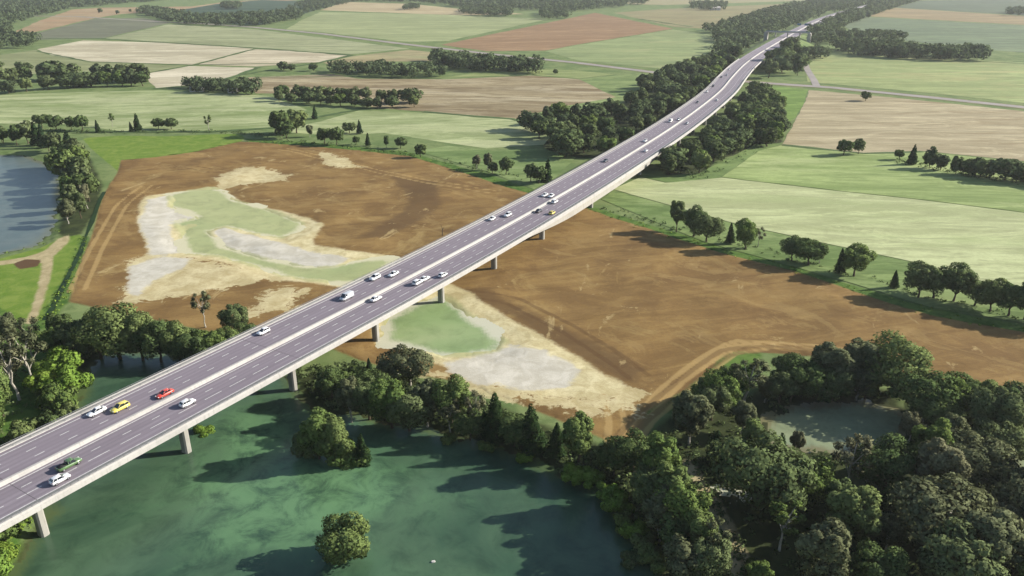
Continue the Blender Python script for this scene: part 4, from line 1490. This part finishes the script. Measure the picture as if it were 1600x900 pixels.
# hedgerows and belts out on the plain
row('the back of the long western belt', [(-20, 136), (60, 126), (150, 124), (238, 128)], 11, (26, 33), FAR, 6, 1.35)
row('the front of the long western belt', [(-20, 150), (30, 144), (120, 137), (240, 134)], 12, (20, 30), FAR + ['round-mid'], 4, 1.35)
row('the back of the belt below the stubble', [(436, 152), (540, 158), (645, 161)], 11, (22, 27), FAR, 5, 1.35)
row('the front of the belt below the stubble', [(432, 158), (520, 164), (590, 170), (655, 168)], 11, (17, 26), FAR + ['round-mid', 'wide-far'], 4, 1.35)
row('the hedge behind the pale pasture', [(1440, 262), (1500, 272), (1580, 284), (1680, 298)], 10, (28, 40), ['round-far', 'wide-far', 'round-far', 'oval-far'], 4, 1.3)
for (px, py, hp, kd, lab) in [
    (443, 110, 15, 'wide-far', 'small bushy tree at the corner of the cream field'), (456, 111, 13, 'round-far', 'small dark tree next to the corner bush of the cream field'), (490, 111, 15, 'round-far', 'single dark tree left of the stubble belt'),
    (868, 116, 9, 'round-far', 'small round tree at the right end of the country road hedge'), (32, 110, 15, 'round-far', 'dark round tree standing in the olive field'), (44, 110, 13, 'wide-far', 'smaller tree touching the round tree in the olive field'), (0, 107, 13, 'round-far', 'small tree at the picture edge by the olive field'),
    (157, 20, 8, 'round-far', 'first of three small trees edging the tan field'), (184, 22, 7, 'round-far', 'middle of three small trees edging the tan field'), (204, 19, 6, 'round-far', 'last of three small trees edging the tan field'),
    (1352, 158, 16, 'wide-dark', 'lone spreading tree in the cream stubble field'), (1318, 243, 28, 'round-dark', 'left tree of the pair on the green mown band'), (1341, 241, 26, 'round-dark', 'right tree of the pair on the green mown band'),
    (1404, 250, 18, 'round-dark', 'small round tree standing apart at the start of the pasture hedge'), (1424, 257, 32, 'cone-conifer', 'tall conifer at the start of the pasture hedge'),
    # row along the north edge of the pit
    (66, 200, 22, 'wide-dark', 'low spreading tree at the west end of the northern tree row'), (88, 204, 27, 'round-dark', 'large round tree near the west end of the northern row'), (112, 203, 22, 'round-dark', 'smaller tree beside the bright meadow corner'), (130, 205, 28, 'round-dark', 'large round tree just left of the lone meadow conifer'),
    (154, 207, 20, 'cone-conifer', 'single conifer right of the large round meadow tree'), (176, 198, 23, 'sparse-mid', 'pale thin tree behind the bright meadow'), (206, 206, 16, 'cone-conifer', 'short conifer of the pair by the bright meadow'), (216, 205, 29, 'cone-conifer', 'tall conifer of the pair by the bright meadow'),
    (248, 202, 18, 'wide-dark', 'left of two low trees touching above the bright meadow'), (268, 202, 18, 'wide-dark', 'right of two low trees touching above the bright meadow'), (327, 204, 27, 'sparse-mid', 'single small tree with open crown above the pit corner'),
    (440, 212, 44, 'round-dark', 'tallest tree in the clump at the pit corner'), (464, 208, 42, 'round-mid', 'second tall tree in the clump at the pit corner'), (448, 216, 28, 'wide-dark', 'low front tree in the clump at the pit corner'), (484, 214, 22, 'oval-grey', 'pale tree at the right of the pit corner clump'), (430, 208, 34, 'oval-dark', 'dark tree at the left of the pit corner clump'),
    (492, 186, 21, 'cone-conifer', 'lone conifer behind the pit corner clump'), (508, 224, 28, 'round-dark', 'round tree left of two beside the pit corner'), (526, 227, 31, 'round-dark', 'round tree right of two beside the pit corner'), (546, 208, 18, 'wide-dark', 'low tree in front of the pasture conifer'), (562, 209, 22, 'cone-conifer', 'conifer standing in the pasture beside a low tree'),
    (557, 226, 15, 'round-dark', 'small round bushy tree on the pit edge'), (575, 228, 21, 'cone-conifer', 'slim conifer on the pit edge'), (604, 231, 22, 'oval-dark', 'slim tree left of the low tree on the pit edge'), (626, 232, 18, 'wide-dark', 'low broad tree near the pit edge'), (657, 246, 23, 'round-dark', 'round tree alone on the pit edge'),
    (745, 264, 25, 'oval-grey', 'pale slim tree at the start of the group by the viaduct'), (762, 266, 29, 'oval-grey', 'second pale slim tree in the group by the viaduct'), (769, 271, 20, 'round-dark', 'dark low tree in the group by the viaduct'), (791, 273, 29, 'round-dark', 'dark round tree in the group by the viaduct'),
    (829, 284, 30, 'round-dark', 'dark round tree touching the conifer next to the viaduct'), (842, 287, 30, 'round-dark', 'second round tree next to the viaduct conifer'), (854, 284, 37, 'cone-conifer', 'tall conifer close to the viaduct parapet'),
    # row along the great pasture
    (1057, 362, 55, 'oval-dark', 'tall tree heading the pasture tree row'), (1083, 370, 50, 'round-dark', 'second round tree of the pasture row, behind the tall one'), (1104, 378, 44, 'wide-dark', 'low dark tree third in the pasture row'), (1141, 381, 33, 'cone-conifer', 'dark conifer between round trees of the pasture row'),
    (1164, 390, 49, 'round-mid', 'round tree beside the conifer of the pasture row'), (1184, 386, 34, 'sparse-grey', 'thin pale tree right of the pasture row conifer'), (1236, 408, 41, 'round-dark', 'round tree on a bare trunk in the middle of the pasture row'), (1262, 414, 40, 'wide-dark', 'spreading tree in the middle of the pasture row'), (1280, 412, 38, 'oval-grey', 'greyish tree right of the spreading pasture row tree'),
    (1312, 428, 40, 'cone-conifer', 'dark conifer hidden beside the big bright-topped tree'), (1334, 432, 52, 'round-mid', 'big bright-topped tree beside a dark conifer'), (1397, 450, 29, 'cone-conifer', 'small conifer standing between two tree groups'),
    (1434, 465, 58, 'round-dark', 'left tree of the tall three by the pasture'), (1458, 466, 52, 'wide-dark', 'middle tree of the tall three by the pasture'), (1489, 471, 62, 'round-dark', 'right tree of the tall three by the pasture'), (1522, 478, 40, 'wide-dark', 'low dark tree after the tall three'), (1546, 487, 54, 'round-mid', 'leaning tree after the low dark one'),
    (1574, 494, 58, 'round-dark', 'dark tree near the end of the pasture row'), (1600, 500, 62, 'round-dark', 'last tree at the end of the pasture row'), (1640, 508, 62, 'round-mid', 'tree past the end of the pasture row'),
]:
    at_px(kd, px, py, hp, lab, None, 1.15 if kd[0] in 'rw' else 1.0)

# woods on both sides of the viaduct and motorway
fill('wood west of the bend', [(806, 208), (870, 190), (950, 180), (985, 150), (1030, 128), (1120, 92), (1160, 92), (1110, 150), (1050, 180), (1000, 215), (950, 246), (860, 248), (846, 222)], 11, (12, 17), FAR + ['round-mid', 'round-far', 'wide-far'], (), 40, 84, 1.3)
fill('wood east of the bend', [(1040, 276), (1090, 280), (1124, 248), (1200, 232), (1222, 222), (1218, 162), (1180, 148), (1140, 180), (1090, 218), (1040, 256)], 10.5, (11, 15), FAR + ['round-mid', 'round-far', 'wide-far'], (), 30, 50, 1.3)
fill('wood beside the grey lane', [(1192, 124), (1248, 126), (1252, 90), (1214, 80)], 15, (16, 21), FAR, (), 60, 12, 1.25, clear=24)

# north shore of the green lake, west of the viaduct
for (px, py, hp, kd, lab) in [
    (104, 552, 72, 'oval-dark', 'dark tall tree where the ditch meets the lake shore'), (128, 566, 70, 'round-dark', 'dark tree on the shaded northwest lake shore'), (156, 556, 76, 'round-dark', 'dark tree second along the northwest lake shore'), (188, 556, 88, 'wide-mid', 'largest leafy tree on the northwest lake shore'),
    (222, 558, 84, 'round-mid', 'broad lit tree right of the largest on the northwest shore'), (252, 560, 72, 'round-dark', 'dark tree midway along the northwest shore'), (280, 562, 66, 'round-mid', 'lit tree before the sparse one on the northwest shore'), (306, 566, 58, 'wide-dark', 'low dark tree under the sparse tree'),
    (322, 512, 66, 'sparse-grey', 'sparse bare-looking tree on the brown earth edge'), (332, 562, 52, 'wide-mid', 'low lit tree near the parapet on the northwest shore'), (366, 522, 50, 'round-dark', 'round dark tree against the brown earth by the parapet'), (358, 556, 46, 'wide-mid', 'bushy tree nearest the parapet on the northwest shore'), (384, 540, 36, 'wide-dark', 'low dark bushy tree touching the parapet'),
    (20, 545, 60, 'oval-grey', 'grey tree at the picture edge south of the lawn'), (52, 560, 72, 'sparse-grey', 'half-bare grey tree south of the lawn track'), (8, 600, 80, 'sparse-grey', 'thin grey tree at the edge behind the pale-trunked pair'), (82, 562, 56, 'round-mid', 'green tree at the end of the bright ditch bank'),
    (30, 625, 112, 'sparse-grey', 'tall grey thin tree with pale trunk, left of the pair'), (52, 612, 108, 'sparse-grey', 'tall grey thin tree with pale trunk, right of the pair'), (6, 655, 90, 'oval-mid', 'green tall tree at the edge below the pale trunks'), (-20, 690, 90, 'round-mid', 'green tree cut by the edge above the viaduct'), (-34, 600, 90, 'round-dark', 'dark tree cut by the edge below the lawn'),
    (96, 590, 46, 'bush-bright', 'sunlit bush with drooping leaves on the west bank'), (110, 614, 44, 'bush-bright', 'sunlit bush leaning over the water, lower one'), (92, 640, 40, 'bush-mid', 'green bush above the parapet on the west bank'), (112, 656, 34, 'bush-mid', 'blue-green bush touching the parapet on the west bank'), (70, 612, 36, 'bush-bright', 'bright bush between pale trunk and water'), (40, 690, 34, 'bush-mid', 'bush on the bank right above the parapet'),
    (78, 668, 30, 'bush-dark', 'dark bush between bank and parapet'), (10, 845, 26, 'bush-mid', 'bush beneath the deck by the first pier'), (4, 880, 30, 'bush-bright', 'bright bush on the bank below the first pier'), (-12, 905, 40, 'bush-bright', 'bright bush at the bottom corner'),
]:
    at_px(kd, px, py, hp, lab, None, 1.1)
# belt on the west lake
row('the belt along the blue-grey lake', [(112, 254), (132, 280), (140, 310), (128, 345)], 9, (42, 56), ['round-dark', 'oval-grey', 'round-mid', 'wide-dark', 'oval-dark'], 5)
row('the outer belt along the blue-grey lake', [(100, 262), (112, 296), (112, 330), (106, 362)], 7, (38, 50), ['round-dark', 'wide-mid', 'oval-grey', 'oval-dark'], 4)
row('the trees north of the blue-grey lake', [(-40, 224), (10, 222), (60, 228), (110, 240)], 10, (26, 40), ['round-dark', 'wide-dark', 'oval-dark', 'cone-conifer'], 6)

# east of the viaduct: lake shore
for (px, py, hp, kd, lab) in [
    (496, 712, 98, 'oval-mid', 'big light-topped tree on the islet, left one'), (528, 716, 94, 'oval-mid', 'big light-topped tree on the islet, right one'), (480, 706, 56, 'round-dark', 'dark low tree on the viaduct side of the islet'), (566, 716, 62, 'cone-conifer', 'dark conifer at the tip of the islet'), (545, 712, 40, 'bush-mid', 'green bush at the islet tip'),
    (548, 655, 80, 'oval-grey', 'grey tree with pale stem right behind the islet'), (578, 650, 70, 'round-dark', 'dark round tree behind the grey stemmed one'), (577, 580, 22, 'cone-conifer', 'small conifer on the brown bank'), (612, 664, 84, 'round-mid', 'large green tree on the northeast shore below the open-crowned tree'), (640, 602, 62, 'wide-grey', 'grey open-crowned tree on the brown bank by the jade pit'),
    (605, 604, 46, 'oval-grey', 'slim grey tree left of the open-crowned one'), (640, 668, 74, 'round-dark', 'dark tree right of the large green shore tree'), (668, 662, 80, 'oval-grey', 'grey stemmed tree midway on the northeast shore'), (704, 662, 78, 'round-mid', 'fresh green round tree near the pit sand'), (704, 676, 64, 'sparse-grey', 'grey slender tree before the fresh green one'),
    (742, 672, 68, 'sparse-grey', 'thin tree with brownish crown before the first shore conifer'), (735, 682, 46, 'wide-dark', 'dark low tree under the thin brownish one'), (776, 688, 80, 'cone-conifer', 'first tall conifer on the northeast shore'), (757, 684, 48, 'cone-conifer', 'short conifer left of the first tall one'), (804, 694, 46, 'wide-dark', 'dark low tree between the two tall conifers'),
    (833, 702, 78, 'cone-conifer', 'second tall conifer on the northeast shore'), (868, 712, 54, 'cone-conifer', 'short conifer before the large leafy shore tree'), (905, 726, 88, 'oval-mid', 'large leafy tree with bright flank at the shore corner'), (590, 640, 60, 'wide-dark', 'dark low tree in the shore shade behind the islet'), (520, 622, 50, 'round-dark', 'dark tree in the deck shadow by the third pier'), (548, 606, 30, 'bush-mid', 'green bush in the deck shadow'),
    (540, 868, 84, 'round-mid', 'lone round tree standing in the green lake'), (990, 872, 26, 'bush-dark', 'dark round bush standing in the lake corner'),
    (990, 738, 60, 'wide-dark', 'dark shaded tree at the brown earth tip'), (960, 742, 50, 'round-dark', 'dark tree in the shore corner shade'), (1022, 780, 112, 'oval-mid', 'tallest lit tree heading the east shore belt'), (1010, 800, 80, 'round-dark', 'dark tree on the lake side of the tallest east shore tree'), (1046, 822, 104, 'oval-mid', 'second lit tree of the east shore belt'),
    (1030, 845, 92, 'oval-grey', 'grey leafy tree in the east shore belt'), (1068, 850, 100, 'round-mid', 'third lit tree of the east shore belt'), (1050, 876, 84, 'oval-dark', 'dark tree low in the east shore belt'), (1086, 884, 92, 'oval-mid', 'fourth lit tree beside the dark track'), (1066, 920, 90, 'oval-grey', 'grey tree at the bottom of the east shore belt'), (1104, 915, 84, 'round-dark', 'dark tree at the bottom by the track'),
    (1118, 900, 96, 'sparse-grey', 'bare-branched tree standing over the dark track'), (1180, 905, 32, 'bush-mid', 'pale green bush at the bottom beside the track'),
    (1243, 708, 44, 'oval-grey', 'small olive tree before the pale pond water'), (1210, 738, 66, 'cone-conifer', 'dark conifer left of the olive tree by the pond'), (1420, 690, 50, 'round-grey', 'grey tree on the right bank of the wood pond'),
    (898, 748, 26, 'bush-bright', 'sunlit bush overhanging the water at the shore corner'), (925, 752, 26, 'bush-bright', 'sunlit bush right of the overhanging one'), (948, 775, 28, 'bush-bright', 'bright bush partway down the east shore'), (962, 796, 30, 'bush-bright', 'brightest yellow-green bush on the east shore'), (978, 822, 28, 'bush-mid', 'green bush below the yellow-green one'), (992, 836, 28, 'bush-bright', 'yellow-green bush low on the east shore'), (1006, 858, 30, 'bush-mid', 'blue-green bush near the lake corner'), (1024, 880, 32, 'bush-mid', 'drooping bush at the lake corner'),
    (820, 716, 18, 'bush-bright', 'small bright bush under the second tall conifer'), (760, 700, 18, 'bush-mid', 'small bush under the first tall conifer'), (700, 686, 16, 'bush-mid', 'low bush under the grey slender tree'), (318, 668, 22, 'bush-bright', 'bright bush on the water behind the second pier'),
]:
    at_px(kd, px, py, hp, lab, None, 1.12)

# the dark wood in the corner
EXC = [grow(POND_E, 1), PP([(1190, 652), (1240, 634), (1400, 636), (1436, 660), (1446, 730), (1340, 762), (1200, 745)]), POND_R, grow(TRACK[1], 2.5), grow(PUDDLE, 2), LAKE]
fill('dark corner wood', CORNER, 9.4, (9, 17.5), ['round-dark', 'round-mid', 'wide-dark', 'oval-dark', 'oval-mid', 'oval-grey', 'round-grey', 'round-dark', 'wide-mid', 'wide-grey', 'oval-grey', 'round-grey', 'cone-conifer', 'sparse-mid', 'sparse-grey'], EXC, 13, 92, 1.25)

row('the tree line behind the wood pond', [(1176, 622), (1240, 618), (1310, 616), (1392, 622)], 10, (44, 66), ['round-dark', 'round-mid', 'oval-dark', 'wide-dark', 'oval-grey', 'round-dark'], 3, 1.3)
row('the wood edge facing the bare earth', [(1424, 650), (1480, 652), (1545, 650), (1610, 676), (1690, 690)], 9, (50, 80), ['round-dark', 'wide-mid', 'wide-dark', 'round-mid', 'oval-grey'], 3, 1.3)
row('the wood end by the pit corner', [(1070, 668), (1104, 640), (1150, 622)], 5, (46, 62), ['round-dark', 'round-mid', 'oval-dark', 'wide-mid'], 2, 1.2)

# far woods, each read as one mass
def woodland(name, label, areas, mat):
    Q, S = [], []
    r = np.random.default_rng(3)
    for poly, gap, h in areas:
        W = np.array(PP(poly))
        lo, hi = W.min(0), W.max(0)
        n = int((hi - lo).prod() / gap ** 2)
        X, Y = r.uniform(lo[0], hi[0], n), r.uniform(lo[1], hi[1], n)
        ins = sdist(X, Y, W) < 0
        for x, y in zip(X[ins], Y[ins]):
            if not road_clear(x, y, 24):
                continue
            z = float(ground_z(np.array([x]), np.array([y]), False)[0])
            hh = r.uniform(*h)
            lob = [((x + r.normal() * 1.5, y + r.normal() * 1.5, z + hh * .55), np.array((.42, .42, .46)) * hh * r.uniform(.8, 1.1))] + [((x + r.normal() * .22 * hh, y + r.normal() * .22 * hh, z + hh * r.uniform(.45, .8)), np.array((.26, .26, .26)) * hh) for _ in range(4)]
            q_, s_ = crown_from_lobes(lob, 110, hh * .13, r)
            Q.append(q_)
            S.append(s_)
    me = quads_mesh(name, np.concatenate(Q), [mat])
    set_normals(me, np.concatenate(S))
    return tag(obj(name, me), label, kind='stuff')


woodland('woodland', 'dark distant woods closing the plain and lining the motorway', [
    ([(-300, 70), (0, 48), (60, 28), (112, 14), (230, 4), (330, -8), (250, -18), (-300, -10)], 22, (14, 20)),
    ([(-300, 100), (0, 82), (56, 76), (70, 64), (40, 60), (-300, 74)], 18, (12, 16)),
    ([(286, 144), (350, 148), (406, 150), (406, 140), (350, 137), (288, 136)], 8, (8.5, 12)), ([(516, 117), (600, 121), (692, 122), (692, 112), (600, 110), (518, 110)], 9, (9, 13)),
    ([(676, 106), (760, 113), (846, 117), (846, 107), (760, 102), (680, 94)], 9, (12, 16)),
    ([(1330, 88), (1440, 95), (1538, 97), (1536, 88), (1440, 84), (1296, 74)], 11, (12, 18)), ([(1256, 70), (1330, 70), (1414, 66), (1410, 60), (1320, 56), (1240, 56)], 14, (12, 16)), ([(1250, 94), (1300, 94), (1300, 88), (1250, 86)], 9, (10, 14)),
    ([(-40, 64), (14, 56), (18, 48), (0, 46), (-60, 52)], 14, (12, 18)),
    ([(214, 22), (228, 26), (262, 35), (330, 42), (400, 42), (474, 31), (470, 22), (420, 24), (330, 30), (270, 22), (226, 15)], 16, (11, 16)),
    ([(345, 15), (378, 15), (376, 8), (350, 8)], 16, (12, 15)), ([(400, 42), (440, 36), (520, 12), (560, 2), (480, 0), (430, 28)], 22, (10, 14)),
    ([(500, -2), (540, 3), (640, 4), (720, 12), (812, 17), (900, 19), (1004, 8), (1040, -10), (700, -14), (500, -12)], 22, (13, 18)),
    ([(718, 23), (760, 27), (800, 26), (796, 14), (730, 14)], 16, (13, 17)), ([(632, 16), (654, 16), (654, 11), (632, 11)], 16, (12, 14)), ([(844, 31), (886, 30), (886, 21), (846, 20)], 15, (12, 16)),
    ([(1078, 16), (1132, 17), (1136, 8), (1080, 7)], 18, (12, 15)), ([(1572, 25), (1660, 28), (1660, 18), (1575, 18)], 16, (12, 15)),
    ([(1100, 50), (1140, 40), (1190, 22), (1250, 8), (1330, -10), (1420, -18), (1380, -2), (1300, 18), (1262, 34), (1232, 44), (1200, 58), (1160, 82), (1125, 94), (1112, 92), (1124, 70)], 15, (12, 17)),
    ([(1240, 66), (1280, 62), (1320, 44), (1366, 24), (1430, 4), (1500, -14), (1440, -16), (1370, 2), (1310, 22), (1268, 38), (1246, 50)], 13, (13, 18)),
], LM['far'])


def scatter(name, label, areas, mat, seed, kind='stuff'):
    """Low growth in tufts: areas of (polygon, number of tufts, radius range, leaves per tuft)."""
    r = np.random.default_rng(seed)
    Q, S = [], []
    for W, n, rr, lv in areas:
        W = np.array(W)
        lo, hi = W.min(0), W.max(0)
        X, Y = r.uniform(lo[0], hi[0], n * 4), r.uniform(lo[1], hi[1], n * 4)
        ins = np.where(sdist(X, Y, W) < 0)[0][:n]
        X, Y = X[ins], Y[ins]
        Z = ground_z(X, Y)
        for x, y, z in zip(X, Y, Z):
            if z < -.7:
                continue
            R_ = r.uniform(*rr)
            d = unit(r.normal(size=(lv, 3)) + np.array([0, 0, .7]))
            pos = np.array([x, y, max(z, -.9)]) + d * R_ * np.array([1, 1, .8]) * r.uniform(.5, 1, (lv, 1))
            Q.append(leaf_quads(pos, unit(d + r.normal(size=d.shape) * .5), .42 * R_ ** .6, r))
            S.append(unit(d + r.normal(size=d.shape) * .25))
    me = quads_mesh(name, np.concatenate(Q), [mat])
    set_normals(me, np.concatenate(S))
    return tag(obj(name, me), label, kind=kind)


def shore(poly, a, b, wd):
    pts = poly[a:b]
    n = len(pts)
    left, right = [], []
    for i in range(n):
        d = Vector(pts[min(i + 1, n - 1)]) - Vector(pts[max(i - 1, 0)])
        nn = Vector((-d.y, d.x)).normalized()
        left.append(tuple(Vector(pts[i]) + nn * wd))
        right.append(tuple(Vector(pts[i]) - nn * wd * .5))
    return left + right[::-1]


cw = PP(CORNER)
scatter('undergrowth', 'dark undergrowth of the woods and shaded lake shores', [
    (cw, 900, (.8, 2.0), 16), (shore(LAKE, 9, 18, 5), 320, (.6, 1.6), 14), (shore(LAKE, 17, 29, 6), 520, (.6, 1.8), 14),
    (PP([(480, 575), (560, 565), (700, 610), (860, 670), (960, 720), (930, 745), (760, 690), (600, 655), (500, 630)]), 520, (.7, 1.9), 14),
    (PP([(960, 720), (1050, 670), (1100, 724), (1150, 820), (1200, 960), (1060, 960), (1000, 820)]), 420, (.7, 1.9), 14),
    (PP([(90, 500), (400, 530), (400, 566), (280, 552), (160, 548), (110, 570)]), 300, (.7, 1.8), 14),
    (PP([(-60, 510), (100, 520), (120, 600), (60, 700), (-80, 760)]), 300, (.7, 1.8), 14)], LM['dark'], 1)
scatter('hedge_growth', 'low dark scrub under the tree rows and field hedges', [
    (PP([(940, 318), (1060, 352), (1180, 384), (1330, 424), (1460, 462), (1640, 505), (1640, 512), (1460, 470), (1330, 434), (1180, 394), (1060, 366), (940, 326)]), 420, (.5, 1.7), 16),
    (PP([(400, 214), (520, 222), (640, 236), (760, 262), (850, 280), (850, 288), (760, 272), (640, 244), (520, 230), (400, 222)]), 300, (.6, 2.0), 14),
    (PP([(60, 202), (200, 204), (330, 203), (440, 210), (440, 216), (330, 208), (200, 209), (60, 208)]), 180, (.6, 2.0), 12),
    (PP([(1400, 248), (1500, 268), (1680, 294), (1680, 302), (1500, 276), (1400, 256)]), 160, (.8, 2.4), 12),
    (PP([(860, 236), (960, 240), (1020, 205), (1110, 120), (1060, 130), (960, 180), (850, 205)]), 420, (1.0, 3.0), 12),
    (PP([(1040, 280), (1100, 280), (1200, 232), (1222, 200), (1190, 150), (1100, 215)]), 320, (1.0, 3.0), 12)], LM['dark'], 4)
scatter('reeds', 'bright sunlit reeds and low growth along the shores and earth edges', [
    (shore(LAKE, 24, 33, 3), 200, (.5, 1.3), 14), (shore(LAKE, 2, 10, 5), 240, (.6, 1.6), 14), (shore(LAKE_W, 2, 9, 4), 160, (.6, 1.5), 12),
    (VERGE[0], 300, (.4, 1.0), 10), (VERGE[1], 200, (.4, 1.0), 10), (VERGE[2], 200, (.5, 1.1), 10), (VERGE[5], 90, (.6, 1.6), 12)], LM['bright'], 2)

# ------------------------------------------------------------------ small things about the plain
white_wall = plain('white_render', C(214, 210, 202), .85, .2, vary=.06, scale=.5)
roof_m = plain('pale_roof', C(196, 190, 184), .8, .2, vary=.1, scale=.5)
dark_win = plain('window_glass', (.03, .035, .04, 1), .2, .5)


def hut(name, px, py, L, Wd, H, rz, label, cat):
    x, y = P(px, py)
    e = empty(name, (x, y, 0), rz)
    tag(e, label, cat)
    m = MB(); m.box((0, 0, H / 2), (L, Wd, H), 0); m.build('wall', [white_wall], e)
    m = MB()
    a, b, h2 = L / 2 + .4, Wd / 2 + .4, H + Wd * .32
    m.add([(-a, -b, H - .1), (a, -b, H - .1), (a, b, H - .1), (-a, b, H - .1), (-a, 0, h2), (a, 0, h2)], [(0, 1, 5, 4), (2, 3, 4, 5), (1, 2, 5), (3, 0, 4), (3, 2, 1, 0)], 0)
    m.build('roof', [roof_m], e)
    for k in (-.28, .28):
        m = MB(); m.box((L * k, -Wd / 2 - .02, H * .55), (1.4, .1, 1.3), 0); m.build('window', [dark_win], e)
    m = MB(); m.box((0, -Wd / 2 - .02, 1.05), (1.0, .1, 2.1), 0); m.build('door', [dark_win], e)


hut('farmhouse', 1117, 16, 26, 12, 6, .1, 'white farmhouse with pale roof among distant trees', 'house')
hut('shed', 308, 143, 12, 6, 3, .1, 'small white shed under the short tree belt, left one', 'shed')
hut('shed', 364, 145, 8, 5, 2.8, .1, 'small white shed under the short tree belt, right one', 'shed')
x, y = P(691, 369)
e = empty('dead_snag', (x, y, 0), .5)
tag(e, 'thin dead snag leaning on the brown earth near the parapet', 'dead tree')
m = MB(); m.tube((0, 0, -.5), (.3, .2, 3.4), .22, .14, 6); m.tube((.3, .2, 3.2), (-.4, .1, 5.2), .13, .05, 5); m.tube((.2, .1, 2.4), (1.1, .3, 4.0), .1, .04, 5); m.build('trunk', [bark_m], e)
x, y = P(677, 878, -1)
e = empty('float', (x, y, -1.0), .3)
tag(e, 'small white float alone on the green lake', 'float')
m = MB(); m.box((0, 0, .1), (.9, .5, .3), 0, 0, .15, .8); m.build('hull', [white_wall], e)
ditch_m = water_mat('ditch_water', C(34, 56, 30), C(48, 72, 38), rough=.7)
ribbon('ditch_water', PP([(162, 300), (150, 330), (136, 366), (128, 392), (112, 424), (96, 452), (82, 480), (72, 500)]), 1.8, .16, ditch_m, 'dark ditch along the west side of the bare earth', .5)

# ------------------------------------------------------------------ the air
m = MB()
m.box((0, 0, 60), (44000, 44000, 132))
air = bpy.data.materials.new('haze')
air.use_nodes = True
at = air.node_tree
at.nodes.clear()
ao = at.nodes.new('ShaderNodeOutputMaterial')
pv = at.nodes.new('ShaderNodeVolumePrincipled')
pv.inputs['Color'].default_value = (.9, .92, .93, 1)
pv.inputs['Density'].default_value = HAZE
pv.inputs['Anisotropy'].default_value = .2
at.links.new(pv.outputs[0], ao.inputs['Volume'])
hz = m.build('haze', [air])
tag(hz, 'thin pale haze over the plain', kind='stuff')
print('trees', N_TREES[0], 'protos', len(PROTO))
